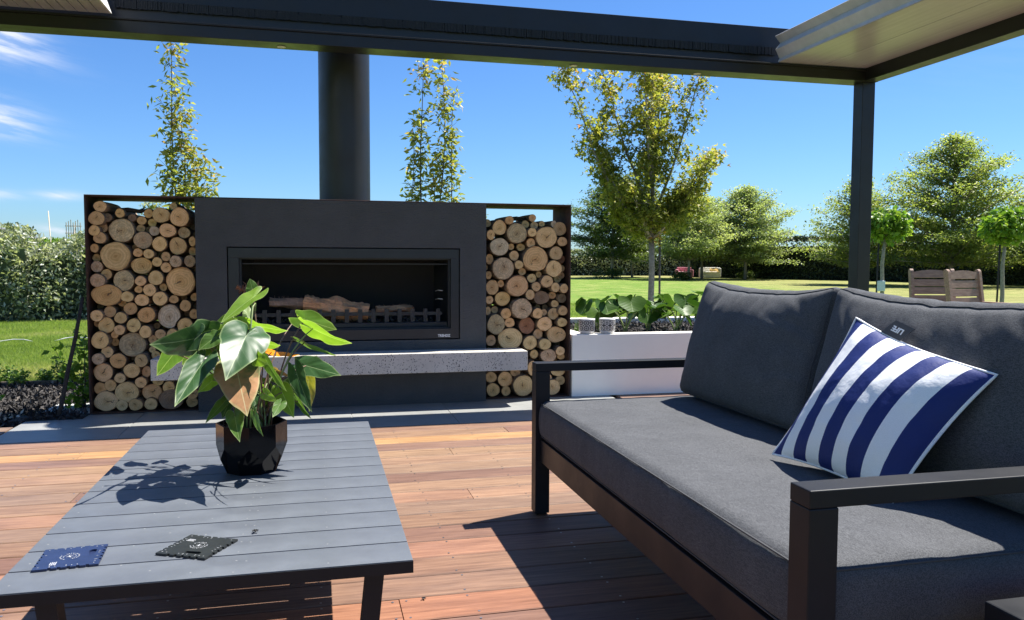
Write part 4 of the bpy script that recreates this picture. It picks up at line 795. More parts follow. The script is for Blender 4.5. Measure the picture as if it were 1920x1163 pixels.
# ------------------------------------------------------------------ card games / coasters on the table
def plate(corners, m, label, seed, dark):
    c0 = sum((Vector(c) for c in corners), Vector()) / 4
    ux = (Vector(corners[1]) - Vector(corners[0])).normalized(); ang = math.atan2(ux.y, ux.x)
    o = empty('etched_plate', (c0.x, c0.y, TZ + .001), label, 'metal plate', 'etched metal plates lying on the coffee table', ang)
    s = ((Vector(corners[1]) - Vector(corners[0])).length + (Vector(corners[2]) - Vector(corners[1])).length) / 4
    rr = random.Random(seed)
    # outline with notches
    pts = []
    nn = 7
    for e in range(4):
        a = [(-1, -1), (1, -1), (1, 1), (-1, 1)][e]; b2 = [(1, -1), (1, 1), (-1, 1), (-1, -1)][e]; nx, ny = [(0, 1), (-1, 0), (0, -1), (1, 0)][e]
        for k in range(nn):
            t0 = (k + .0) / nn; t1 = (k + .6) / nn; t2 = (k + .62) / nn; t3 = (k + .98) / nn; dp = .07 if 0 < k < nn - 1 else 0
            for t, d in ((t0, 0), (t1, 0), (t2, dp), (t3, dp)): pts.append(((a[0] * (1 - t) + b2[0] * t + nx * d) * s, (a[1] * (1 - t) + b2[1] * t + ny * d) * s))
    # slot hole as separate ring is cut by bmesh triangle fill
    bm = bmesh.new(); ov = [bm.verts.new((x, y, 0)) for x, y in pts]; oe = [bm.edges.new((ov[i], ov[(i + 1) % len(ov)])) for i in range(len(ov))]
    hole = []
    for k in range(12):
        a = 2 * math.pi * k / 12; r = .13 if math.cos(a) > 0 else .085; cx = .28 if math.cos(a) > 0 else -.12
        hole.append(((cx + r * math.cos(a) + .15) * s, (-.62 + r * math.sin(a)) * s))
    hv = [bm.verts.new((x, y, 0)) for x, y in hole]; he = [bm.edges.new((hv[i], hv[(i + 1) % 12])) for i in range(12)]
    bmesh.ops.triangle_fill(bm, edges=oe + he, use_beauty=True)
    ex = bmesh.ops.extrude_face_region(bm, geom=list(bm.faces)); bmesh.ops.translate(bm, verts=[g for g in ex['geom'] if isinstance(g, bmesh.types.BMVert)], vec=(0, 0, .005)); bmesh.ops.recalc_face_normals(bm, faces=bm.faces)
    me = bpy.data.meshes.new('plate'); bm.to_mesh(me); bm.free(); me.materials.append(m); link('plate_body', me, None, o)
    pr = MB(); z = .0056
    for e in range(4):      # etched ruler marks along the edges
        for k in range(1, 12):
            if rr.random() < .45: continue
            t = -1 + 2 * k / 12; l = .028 if k % 3 else .05; w = .009
            x, y, dx, dy = [(t, -.84, w, l), (.84, t, l, w), (t, .84, w, l), (-.84, t, l, w)][e]
            pr.add([((x - dx) * s, (y - dy) * s, z), ((x + dx) * s, (y - dy) * s, z), ((x + dx) * s, (y + dy) * s, z), ((x - dx) * s, (y + dy) * s, z)], [(0, 1, 2, 3)])
    for k in range(26):     # round emblem: broken ring, inner ring and star
        if k in (3, 4, 12, 13, 14): continue
        a = 2 * math.pi * k / 26; r0, r1, da = (.27, .315, .06) if k % 2 else (.27, .31, .035); q = [(r0, a - da), (r1, a - da), (r1, a + da), (r0, a + da)]
        pr.add([((.02 + r_ * math.cos(b_)) * s, (.05 + r_ * math.sin(b_)) * s, z) for r_, b_ in q], [(0, 1, 2, 3)])
    for k in range(14):
        if 4 < k < 8: continue
        a = 2 * math.pi * k / 14; q = [(.19, a - .18), (.205, a - .18), (.205, a + .18), (.19, a + .18)]; pr.add([((.02 + r_ * math.cos(b_)) * s, (.05 + r_ * math.sin(b_)) * s, z) for r_, b_ in q], [(0, 1, 2, 3)])
    st = [((.02 + (.13 if k % 2 == 0 else .035) * math.cos(math.pi * k / 4 + .3)) * s, (.05 + (.13 if k % 2 == 0 else .035) * math.sin(math.pi * k / 4 + .3)) * s, z) for k in range(8)]; pr.add(st, [tuple(range(8))])
    for k in range(4):      # small block of lines
        y = .35 + k * .055; w = .16 - .03 * (k % 2); pr.add([((-.58 - w) * s, (y) * s, z), ((-.58 + w) * s, (y) * s, z), ((-.58 + w) * s, (y + .03) * s, z), ((-.58 - w) * s, (y + .03) * s, z)], [(0, 1, 2, 3)])
    link('etched_print', pr.mesh('print'), M_whiteprint, o)
    # second thin plate beneath, slightly offset
    mb = MB().box(-s * .93, s * .93, -s * .93, s * .93, -.0008, -.0001); link('under_plate', mb.mesh('under'), m, o)
M_navy = simple('navy_anodised_plate', (.018, .028, .075), .35, nscale=30, namp=.15)
M_blk = simple('black_anodised_plate', (.018, .020, .019), .4, nscale=30, namp=.2)
plate([(-.509, 2.016, 0), (-.520, 2.156, 0), (-.658, 2.173, 0), (-.641, 2.030, 0)][::1], M_navy, 'navy blue etched metal plate near the left corner of the slatted table', 1, False)
plate([(-.379, 2.070, 0), (-.260, 2.007, 0), (-.215, 2.141, 0), (-.333, 2.193, 0)], M_blk, 'black etched metal plate with notched edges in the middle of the table', 2, True)
# flies
def fly(x, y, z, label, s=1.0, a=.4):
    o = empty('fly', (x, y, z), label, 'fly', None, a)
    mb = MB()
    for cx, r, l in ((-.004, .0024, .0045), (.001, .0022, .003), (.0048, .0017, .0018)):
        prof = [(0.0001, -l), (r * .7, -l * .6), (r, 0), (r * .7, l * .6), (.0001, l)]; vs = []; fs = []
        for q, u in prof:
            for k in range(10): t = 2 * math.pi * k / 10; vs.append(((cx + u) * s, q * math.cos(t) * s, (.0035 + q * math.sin(t)) * s))
        for i in range(4):
            for k in range(10): fs.append((i * 10 + k, i * 10 + (k + 1) % 10, (i + 1) * 10 + (k + 1) % 10, (i + 1) * 10 + k))
        mb.add(vs, fs, True)
    link('body', mb.mesh('fly'), M_bug, o)
    for sy in (-1, 1):
        mb = MB().add([(.001 * s, .001 * sy * s, .0055 * s), (-.006 * s, .0065 * sy * s, .006 * s), (-.0105 * s, .0045 * sy * s, .0055 * s), (-.008 * s, .001 * sy * s, .005 * s)], [(0, 1, 2, 3)]); link('wing', mb.mesh('wing'), M_bug, o)
    mb = MB()
    for sy in (-1, 1):
        for k in (-1, 0, 1): mb.tube([(k * .0025 * s, .001 * sy * s, .003 * s), ((k * .004) * s, .005 * sy * s, .0045 * s), ((k * .0045) * s, .0048 * sy * s, .0002)], .00035 * s, 4)
    link('legs', mb.mesh('legs'), M_bug, o)
fly(-.166, 2.193, TZ + .001, 'small black fly sitting on the slatted table top', 1.25, 1.9)
fly(.33, 2.55, .0012, 'dark beetle sized insect on the deck planks beside the table', 1.1, 1.2)
# ------------------------------------------------------------------ sofa
sofa = empty('outdoor_sofa', (1.38, 2.35, 0), 'charcoal metal framed outdoor sofa with thick dark grey cushions', 'sofa')
SX0, SX1, SY0, SY1 = .912, 1.90, 1.330, 3.368
def arm(y0, y1):
    mb = MB()
    mb.box(SX0, SX0 + .064, y0, y1, .008, .6285, .0025); mb.box(SX1 - .06, SX1, y0, y1, .008, .6285, .0025)
    mb.box(SX0, SX1, y0, y1, .629, .665, .0025)
    a = part('arm_frame', mb, M_alu, sofa)
    for x in (SX0 + .008, SX1 - .05): part('foot', MB().box(x, x + .045, y0 + .008, y1 - .008, .0015, .008), M_bug, a)
arm(SY0, SY0 + .068); arm(SY1 - .066, SY1)
part('front_rail', MB().box(SX0 + .022, SX0 + .062, SY0 + .069, SY1 - .067, .236, .334, .002), M_alu, sofa)
part('back_rail', MB().box(SX1 - .05, SX1 - .01, SY0 + .069, SY1 - .067, .236, .334, .002), M_alu, sofa)
for y in (SY0 + .02, SY1 - .056): part('side_rail', MB().box(SX0 + .065, SX1 - .061, y, y + .036, .262, .334, .002), M_alu, sofa)
for k in range(9): y = SY0 + .2 + k * .205; part('seat_slat', MB().box(SX0 + .063, SX1 - .051, y, y + .05, .322, .336), M_alu, sofa)
part('top_back_rail', MB().box(SX1 - .04, SX1 - .005, SY0 + .069, SY1 - .067, .79, .83, .002), M_alu, sofa)
for y in (SY0 + .02, SY0 + .7, SY0 + 1.33, SY1 - .055): part('back_post', MB().box(SX1 - .042, SX1 - .006, y, y + .035, .335 if .05 < y - SY0 < 1.9 else .666, .789), M_alu, sofa)
def nz3(x, y, z): return noise.noise(Vector((x, y, z)))
# seat cushion: rounded slab with soft crown and wrinkled front boxing
def rounded_grid(nx, ny, nzg):
    """surface of a unit cube as a grid, returns verts in [-1,1] and quads"""
    idx = {}; vs = []; fs = []
    def vid(i, j, k):
        key = (i, j, k)
        if key not in idx: idx[key] = len(vs); vs.append((2 * i / nx - 1, 2 * j / ny - 1, 2 * k / nzg - 1))
        return idx[key]
    for i in range(nx):
        for j in range(ny):
            fs.append((vid(i, j, 0), vid(i, j + 1, 0), vid(i + 1, j + 1, 0), vid(i + 1, j, 0))); fs.append((vid(i, j, nzg), vid(i + 1, j, nzg), vid(i + 1, j + 1, nzg), vid(i, j + 1, nzg)))
    for i in range(nx):
        for k in range(nzg):
            fs.append((vid(i, 0, k), vid(i + 1, 0, k), vid(i + 1, 0, k + 1), vid(i, 0, k + 1))); fs.append((vid(i, ny, k), vid(i, ny, k + 1), vid(i + 1, ny, k + 1), vid(i + 1, ny, k)))
    for j in range(ny):
        for k in range(nzg):
            fs.append((vid(0, j, k), vid(0, j, k + 1), vid(0, j + 1, k + 1), vid(0, j + 1, k))); fs.append((vid(nx, j, k), vid(nx, j + 1, k), vid(nx, j + 1, k + 1), vid(nx, j, k + 1)))
    return vs, fs
def round_corner(p_, hx, hy, hz, r):
    """push the corners of a box of half sizes h into a radius r"""
    x, y, z = p_[0] * hx, p_[1] * hy, p_[2] * hz
    cx = max(-hx + r, min(hx - r, x)); cy = max(-hy + r, min(hy - r, y)); cz = max(-hz + r, min(hz - r, z))
    d = Vector((x - cx, y - cy, z - cz))
    if d.length > r: d = d.normalized() * r
    return Vector((cx, cy, cz)) + d
def warp(t, k=.72): return math.copysign(abs(t) ** k, t)
vs, fs = rounded_grid(44, 88, 12)
hx, hy, hz = .415, .985, .082; cx, cy, cz = SX0 + .024 + hx, (SY0 + SY1) / 2, .336 + hz
out = []
for q in vs:
    q = (warp(q[0]), warp(q[1]), q[2]); p_ = round_corner(q, hx, hy, hz, .030)
    u, v_, w = q
    cr_ = (1 - abs(u) ** 3) * (1 - abs(v_) ** 4)
    if w > .2: p_.z += .012 * cr_ + .0035 * nz3(p_.x * 6, p_.y * 6, 1) + .0030 * nz3(p_.x * 22, p_.y * 9, 4) * (1 - abs(u) ** 2)
    if u < -.9:   # front boxing: vertical puckers and a belly
        b = (1 - w * w); p_.x -= .010 * b + .0045 * b * nz3(p_.y * 30, p_.z * 5, 2) * (.4 + nz3(p_.y * 2.2, 0, 5) + .4) + .004 * nz3(p_.y * 5, p_.z * 6, 8)
    if abs(v_) > .9: p_.y += math.copysign(.008 * (1 - w * w), v_)
    out.append(p_ + Vector((cx, cy, cz)))
scu = part('seat_cushion', MB().add(out, fs, True), M_seat, sofa)
def loop_pts(z, e=.001, n=30, dx=0):
    x0, x1, y0, y1 = cx - hx - e, cx + hx + e, cy - hy - e, cy + hy + e; r = .030; P = []
    for a0, (qx, qy) in ((180, (x0 + r, y0 + r)), (270, (x1 - r, y0 + r)), (0, (x1 - r, y1 - r)), (90, (x0 + r, y1 - r))):
        for k in range(5): a = R(a0 + k * 22.5); P.append((qx + r * math.cos(a), qy + r * math.sin(a), z + .0015 * nz3(qx * 3, k, z)))
    P.append(P[0]); dense = []
    for a, b in zip(P[:-1], P[1:]):
        m_ = max(1, int((Vector(b) - Vector(a)).length / .05))
        for k in range(m_): t = k / m_; dense.append(tuple(a[i] * (1 - t) + b[i] * t for i in range(3)))
    dense.append(P[-1]); return dense
part('piping', MB().tube([(x, y, z) for x, y, z in loop_pts(cz + hz - .011, -.002)], .0024, 6), M_piping, scu)
part('piping', MB().tube([(x, y, z) for x, y, z in loop_pts(cz - hz + .011, -.002)], .0024, 6), M_piping, scu)

# back cushions
def back_cushion(y0, y1, seed, folds):
    vs, fs = rounded_grid(16, 64, 44); hx, hy, hz = .085, (y1 - y0) / 2, .258
    base = Vector((1.692, (y0 + y1) / 2, .502 + hz)); tilt = Matrix.Rotation(R(15), 3, 'Y')
    out = []; prs = []
    def shape(q):
        p_ = round_corner(q, hx, hy, hz, .035)
        u, v_, w = q[0], q[1], q[2]
        puff = (1 - abs(v_) ** 3.2) * (1 - abs(w) ** 3.0)
        p_.x += u * .058 * puff
        p_.y *= 1 - .020 * (1 - w * w) * abs(v_) ** 3
        p_.z += -.042 * (1 - abs(v_) ** 2.5) * (w > .0) * w * 1.0 + .0 * w    # ears at the corners
        if w > .55: p_.z += .022 * (1 - u * u) * (1 - abs(v_) ** 4) * (w - .55) / .45
        # creases that run down and in from the top edge, and radial ones at the inner side
        for (fy, fz, fa, fl, fw, amp) in folds:
            dy = p_.y - fy * hy; dz = p_.z - fz * hz; s_, c_ = math.sin(R(fa)), math.cos(R(fa))
            al = dy * s_ + dz * c_; ac = dy * c_ - dz * s_
            ac += .010 * math.sin(al * 22 + seed)
            g = math.exp(-(al / fl) ** 2) * (math.exp(-(ac / fw) ** 2) - .7 * math.exp(-((ac - fw * 1.9) / (fw * 1.3)) ** 2))
            if u < 0: p_.x += amp * g * .30
            if w > .6: p_.z -= amp * g * .18
        if u < 0: p_.x += .0045 * nz3(p_.y * 5, p_.z * 7, seed) + .0022 * nz3(p_.y * 14 + p_.z * 8, p_.z * 5, seed + 3)
        return base + tilt @ p_
    for q in vs: out.append(shape((q[0], warp(q[1]), warp(q[2]))))
    o = part('back_cushion', MB().add(out, fs, True), M_seat, sofa)
    for u in (-.93, .93):
        loop = [(-1, t) for t in np.linspace(-1, 1, 26)] + [(t, 1) for t in np.linspace(-1, 1, 50)][1:] + [(1, t) for t in np.linspace(1, -1, 26)][1:] + [(t, -1) for t in np.linspace(1, -1, 50)][1:]
        pts = [];
        for v_, w in loop:
            p_ = shape((u, v_ * .998, w * .998)); pts.append(p_ + (p_ - base).normalized() * .0006)
        part('piping', MB().tube(pts, .0019, 6), M_piping, o)
back_cushion(2.345, 3.262, 1.3, [(.55, .8, 14, .16, .016, .012), (.18, .75, 22, .20, .020, .010), (-.25, .8, 30, .14, .014, .008), (-.78, .35, 78, .16, .014, .012), (-.8, .05, 84, .15, .012, .011), (-.82, -.28, 96, .15, .013, .011), (-.7, .65, 60, .15, .014, .009), (.8, -.5, 120, .1, .012, .006)])
back_cushion(1.402, 2.338, 4.1, [(.72, .62, 28, .16, .014, .012), (.0, .7, 36, .16, .020, .022), (-.35, .7, 34, .13, .014, .010), (-.62, .75, 38, .12, .014, .010), (.42, .8, 20, .13, .014, .009), (-.15, .1, 60, .16, .016, .006)])

# ------------------------------------------------------------------ striped cushion on the sofa
BL, TL_, TR_, BR = Vector((1.322, 2.120, .528)), Vector((1.533, 2.035, .940)), Vector((1.572, 1.570, .836)), Vector((1.375, 1.668, .512))
nrm = ((BR - BL).cross(TL_ - BL)).normalized()
if nrm.x > 0: nrm = -nrm
pc = (BL + TL_ + TR_ + BR) / 4
pil = empty('striped_cushion', tuple(pc), 'square throw cushion with navy and white stripes and white piping leaning on the sofa back', 'cushion')
G = 44; vs = []; uv = []
def pil_pt(s, t, side):
    # concave edges between pointed corners
    ins = .075
    s2 = s + (0.5 - s) * ins * (4 * t * (1 - t)); t2 = t + (0.5 - t) * ins * (4 * s * (1 - s))
    P0 = (BL * (1 - s2) + BR * s2) * (1 - t2) + (TL_ * (1 - s2) + TR_ * s2) * t2
    h = (max(0, 16 * s * (1 - s) * t * (1 - t))) ** .64 * .082
    h += (.0035 * nz3(s * 7, t * 5, 2 + side) + .0022 * nz3(s * 16 + t * 6, t * 12, side)) * min(1, 8 * min(s, 1 - s, t, 1 - t))
    return P0 + nrm * (h * side + (.006 * math.sin(s * 9 + 1) * t * 4 * s * (1 - s)))
for side in (1, -1):
    for i in range(G + 1):
        for j in range(G + 1): vs.append(pil_pt(i / G, j / G, side)); uv.append((i / G, j / G))
fs = []; o1 = (G + 1) ** 2
for i in range(G):
    for j in range(G):
        a = i * (G + 1) + j; b = a + G + 1
        fs.append((a, b, b + 1, a + 1)); fs.append((o1 + a, o1 + a + 1, o1 + b + 1, o1 + b))
me = bpy.data.meshes.new('cover'); me.from_pydata([v - pc for v in vs], [], fs); me.polygons.foreach_set('use_smooth', [True] * len(fs)); u = me.uv_layers.new(name='UVMap')
for lp in me.loops: u.data[lp.index].uv = uv[lp.vertex_index]
M_stripe, nt, p = newmat('navy_and_white_stripes'); tcx = nt.nodes.new('ShaderNodeTexCoord'); s = nt.nodes.new('ShaderNodeSeparateXYZ'); nt.links.new(tcx.outputs['UV'], s.inputs[0])
st = mth(nt, 'MODULO', mth(nt, 'FLOOR', mth(nt, 'MULTIPLY', mth(nt, 'ADD', s.outputs[0], .035), 8.75)), 2.0)
nf = noise_n(nt, coords(nt), 700, 2, .5)
c = mixc(nt, (.012, .026, .145), (.88, .88, .89), mth(nt, 'GREATER_THAN', st, .5)); c = mixc(nt, c, ramp(nt, nf, [(.3, (.92, .92, .92)), (.7, (1.05, 1.05, 1.05))]), 1.0, 'MULTIPLY')
nt.links.new(c, p.inputs['Base Color']); p.inputs['Roughness'].default_value = .58; p.inputs['Specular IOR Level'].default_value = .3
b1 = nt.nodes.new('ShaderNodeBump'); b1.inputs['Strength'].default_value = .3; b1.inputs['Distance'].default_value = .012; nt.links.new(noise_n(nt, coords(nt), 22, 4, .55), b1.inputs['Height']); nt.links.new(b1.outputs[0], p.inputs['Normal'])
partme('cover', me, M_stripe, pil)
M_wpipe = simple('white_piping', (.82, .82, .84), .6)
edge = [pil_pt(0, k / 24, 0) for k in range(25)] + [pil_pt(k / 24, 1, 0) for k in range(1, 25)] + [pil_pt(1, 1 - k / 24, 0) for k in range(1, 25)] + [pil_pt(1 - k / 24, 0, 0) for k in range(1, 25)]
part('white_piping', MB().tube(edge, .0036, 8), M_wpipe, pil)
# woven tag on the top edge, lettering upside down as it hangs
tA = pil_pt(.235, 1, 0); tB = pil_pt(.375, 1, 0); upv = (TL_ - BL).normalized(); outv = Vector((.40, -.62, .34)).normalized()
tA += Vector((-.004, 0, .004)); tB += Vector((-.004, 0, .004))
w_ = (tB - tA); outd = (outv - w_.normalized() * outv.dot(w_.normalized()) * .6).normalized() * .050
tn = w_.cross(outd).normalized()
if tn.dot(-tA + Vector((0, 0, 1.1))) < 0: tn = -tn
M_tag = simple('dark_woven_tag', (.055, .055, .058), .7)
tg = part('woven_tag', MB().add([tA, tB, tB + outd, tA + outd] + [q - tn * .0025 for q in (tA, tB, tB + outd, tA + outd)], [(0, 1, 2, 3), (7, 6, 5, 4), (0, 4, 5, 1), (1, 5, 6, 2), (2, 6, 7, 3), (3, 7, 4, 0)]), M_tag, pil)
me = text_mesh('LIFE', .022, .0003, .0008); me.materials.append(M_badge); o = link('tag_lettering', me, None, tg); o['label'] = 'white LIFE lettering upside down on the tag'
ex_ = -(w_.normalized()); ey = tn.cross(ex_).normalized(); mm = Matrix((ex_, ey, tn)).transposed().to_4x4(); mm.translation = (tA + tB) / 2 + outd * .52 + tn * .0012 - pc; o.matrix_local = mm

# ------------------------------------------------------------------ end of another seat or table at lower right
side = empty('side_table', (1.55, 1.06, 0), 'dark metal side table at the bottom right corner in front of the sofa', 'side table')
AX0, AX1, AY0, AY1, AZ = 1.248, 1.75, .82, 1.255, .450
part('table_top', MB().box(AX0, AX1, AY0, AY1, AZ - .05, AZ, .004), M_alu, side)
for x in (AX0, AX1 - .05):
    for y in (AY0, AY1 - .05): part('leg', MB().box(x, x + .05, y, y + .05, .002, AZ - .0505, .003), M_alu, side)

# ------------------------------------------------------------------ white planter wall with plants
pl = empty('white_planter', (3.9, 7.1, 0), 'long white rendered planter wall with soil behind the sofa', 'planter')
PX0, PX1, PY0, PY1, PZ = 2.018, 6.4, 6.20, 8.10, .510
mb = MB(); mb.box(PX0, PX1, PY0, PY0 + .14, 0.001, PZ, .004); part('front_wall', mb, M_white, pl)
part('back_wall', MB().box(PX0, PX1, PY1 - .14, PY1, -.07, PZ, .004), M_white, pl)
for x in (PX0, PX1 - .14): part('end_wall', MB().box(x, x + .14, PY0 + .1402, PY1 - .1402, -.07, PZ - .0005, .003), M_white, pl)
mb = MB(); nx_, ny_ = 60, 24; vs = []
for i in range(nx_):
    for j in range(ny_): x = PX0 + .141 + (PX1 - PX0 - .282) * i / (nx_ - 1); y = PY0 + .141 + (PY1 - PY0 - .282) * j / (ny_ - 1); vs.append((x, y, .455 + .018 * nz3(x * 6, y * 6, 0)))
mb.add(vs, [(i * ny_ + j, (i + 1) * ny_ + j, (i + 1) * ny_ + j + 1, i * ny_ + j + 1) for i in range(nx_ - 1) for j in range(ny_ - 1)], True); part('soil', mb, M_soil, pl)
n = 5000; P = np.column_stack([rng.uniform(PX0 + .16, 4.6, n), rng.uniform(PY0 + .15, PY1 - .15, n), rng.uniform(.458, .482, n)])
v_, f_, t_ = leafcloud(P, rdir(n), rdir(n, 1.0), rng.uniform(.015, .05, n), rng.uniform(.008, .02, n), rng.random(n) ** 1.5); o = link('planter_mulch', mesh_np('chips', v_, f_, t_), M_mulch); tag(o, 'dark bark chips covering the planter soil', 'mulch', kind='stuff')
def kidney_leaf(rad_, tiltdir, tilt, hgt, base, seed):
    rr = random.Random(seed); na = 28; vs = []; uv = []; fs = []
    D = Vector((math.cos(tiltdir), math.sin(tiltdir), 0)); C0 = Vector(base) + Vector((D.x * hgt * .55, D.y * hgt * .55, hgt))
    N = (Vector((0, 0, 1)) * math.cos(tilt) + D * math.sin(tilt)).normalized(); X = (D - N * D.dot(N)).normalized(); Yv = N.cross(X)
    vs.append(C0); uv.append((0, 0)); rads = (.35, .7, 1.0); ph = rr.uniform(0, 6)
    for r in rads:
        for k in range(na):
            a = 2 * math.pi * k / na; d = abs(((a + math.pi) % (2 * math.pi)) - math.pi)
            pr_ = 1.0 if d < 2.0 else max(.12, 1 - ((d - 2.0) / 1.14) ** 2.2 * .92)
            pr_ *= 1 + .04 * math.sin(7 * a + ph) * (r > .9)
            x, y = math.cos(a) * pr_ * r * .82, math.sin(a) * pr_ * r * 1.08
            vs.append(C0 + X * x * rad_ + Yv * y * rad_ + N * rad_ * (.20 * (x * x + y * y) - .12 * x * x + .04 * math.sin(3 * a + ph) * r * r)); uv.append((x, y * .6))
    for k in range(na): fs.append((0, 1 + k, 1 + (k + 1) % na))
    for j in range(2):
        for k in range(na): a0 = 1 + j * na + k; a1 = 1 + j * na + (k + 1) % na; fs.append((a0, a0 + na, a1 + na, a1))
    return vs, uv, fs, C0
def tractor_plant(x, y, label, seed, nl, hmax, lr=.108):
    base = Vector((x, y, .458)); root = empty('tractor_seat_plant', tuple(base), label, 'plant', 'broad leaved plants growing in the white planter'); rr = random.Random(seed); st_ = MB()
    for i in range(nl):
        ph = 2.4 * i + rr.uniform(-.3, .3); hgt = hmax * (1 - .50 * (i / nl)) * rr.uniform(.85, 1.05); rad_ = lr * rr.uniform(.75, 1.15)
        vs, uv, fs, C0 = kidney_leaf(rad_, ph, R(rr.uniform(15, 65)), hgt, base, seed * 31 + i)
        me = bpy.data.meshes.new('leaf'); me.from_pydata([v - base for v in vs], [], fs); me.polygons.foreach_set('use_smooth', [True] * len(fs)); u = me.uv_layers.new(name='UVMap')
        for lp in me.loops: u.data[lp.index].uv = uv[lp.vertex_index]
        at = me.attributes.new('tint', 'FLOAT', 'POINT'); at.data.foreach_set('value', [rr.random()] * len(vs)); me.update(); partme('leaf', me, L_farfug, root)
        q = Vector((C0.x * .2 + x * .8, C0.y * .2 + y * .8, base.z + hgt * .6)); S0 = base + Vector((rr.uniform(-.015, .015), rr.uniform(-.015, .015), -.01))
        pts = [S0 * (1 - s) ** 2 + q * 2 * s * (1 - s) + C0 * s * s for s in [k / 6 for k in range(7)]]; st_.tube(pts, .0050, 6)
    part('leaf_stalks', st_, M_stemg, root)
for i, (x, y, lab, nl, h) in enumerate([(2.47, 6.85, 'leftmost broad leaved plant in the planter, behind the patterned pots', 13, .30), (2.66, 6.66, 'broad leaved plant with one large upright leaf, just right of the second patterned pot', 12, .30),
        (2.93, 6.80, 'broad leaved plant directly in front of the maple trunk', 13, .27), (3.12, 6.62, 'broad leaved plant just right of the maple trunk near the planter rim', 11, .24), (3.33, 6.98, 'tallest broad leaved plant, its round leaf held high left of the sofa back', 12, .36),
        (3.52, 6.70, 'broad leaved plant partly hidden by the corner of the sofa back cushion', 12, .30), (2.75, 7.35, 'broad leaved plant in the back row left of the maple trunk', 10, .26), (3.20, 7.45, 'broad leaved plant in the back row right of the maple trunk', 10, .26), (4.0, 6.9, 'broad leaved plant hidden behind the sofa back', 9, .22)]):
    tractor_plant(x, y, lab, i + 3, int(nl * .66), h + .03)
# small grassy plant at the left end
n = 40; P = np.column_stack([rng.uniform(2.18, 2.34, n), rng.uniform(6.62, 6.8, n), np.full(n, .455)]); D = rdir(n) * .35; D[:, 2] = 1
v_, f_, t_ = leafcloud(P, D, rdir(n), rng.uniform(.10, .2, n), .006, rng.random(n), 'blade'); o = link('grassy_plant', mesh_np('g', v_, f_, t_), L_weed); tag(o, 'sparse thin grassy plant at the left end of the planter behind the first pot', 'plant')
# patterned pots on the rim
def ceramic(x, label, kind):
    m, nt, p = newmat('patterned_ceramic'); t = nt.nodes.new('ShaderNodeTexCoord'); s = nt.nodes.new('ShaderNodeSeparateXYZ'); nt.links.new(t.outputs['UV'], s.inputs[0])
    U = mth(nt, 'SUBTRACT', mth(nt, 'FRACT', mth(nt, 'MULTIPLY', s.outputs[0], 8.0)), .5); V = mth(nt, 'SUBTRACT', mth(nt, 'FRACT', mth(nt, 'MULTIPLY', s.outputs[1], 2.0)), .5)
    rad = mth(nt, 'SQRT', mth(nt, 'ADD', mth(nt, 'MULTIPLY', U, U), mth(nt, 'MULTIPLY', V, V))); an = mth(nt, 'ARCTAN2', V, U)
    if kind == 0: f = mth(nt, 'MULTIPLY', mth(nt, 'SINE', mth(nt, 'MULTIPLY', rad, 21.0)), mth(nt, 'ADD', mth(nt, 'COSINE', mth(nt, 'MULTIPLY', an, 12.0)), .9))
    else: f = mth(nt, 'SINE', mth(nt, 'ADD', mth(nt, 'MULTIPLY', mth(nt, 'MAXIMUM', mth(nt, 'ABSOLUTE', U), mth(nt, 'ABSOLUTE', V)), 20.0), mth(nt, 'MULTIPLY', mth(nt, 'COSINE', mth(nt, 'MULTIPLY', an, 4.0)), 1.6)))
    dk = mth(nt, 'GREATER_THAN', f, -.15 if kind == 0 else -.05); band_ = mth(nt, 'MULTIPLY', mth(nt, 'GREATER_THAN', s.outputs[1], .02), mth(nt, 'LESS_THAN', s.outputs[1], .98))
    nt.links.new(mixc(nt, (.62, .61, .59), (.025, .025, .03), mth(nt, 'MULTIPLY', dk, band_)), p.inputs['Base Color']); p.inputs['Roughness'].default_value = .5
    o = empty('patterned_pot', (x, 6.272, PZ + .0015), label, 'plant pot', 'two patterned ceramic pots on the planter rim')
    prof = [(.048, 0), (.056, .004), (.058, .012), (.0655, .024), (.067, .114), (.067, .124), (.060, .124), (.058, .06), (0.001, .06)]
    mb = MB().lathe(prof, (0, 0, 0), 48); me = mb.mesh('pot_body'); u = me.uv_layers.new(name='UVMap')
    for lp in me.loops:
        v = me.vertices[lp.vertex_index].co; i = lp.vertex_index // 48; a = (lp.vertex_index % 48) / 48
        u.data[lp.index].uv = (a, {3: .0, 4: 1.0}.get(i, -1 if i < 3 else 2))
    for pg_ in me.polygons:   # close the UV seam
        us = [u.data[li].uv[0] for li in pg_.loop_indices]
        if max(us) - min(us) > .5:
            for li in pg_.loop_indices:
                if u.data[li].uv[0] < .5: u.data[li].uv[0] += 1
    me.materials.append(m); link('pot_body', me, None, o)
ceramic(2.166, 'left patterned ceramic pot with a daisy tile print, next to the rusted rack', 0)
ceramic(2.344, 'right patterned ceramic pot with a square medallion print on the planter rim', 1)

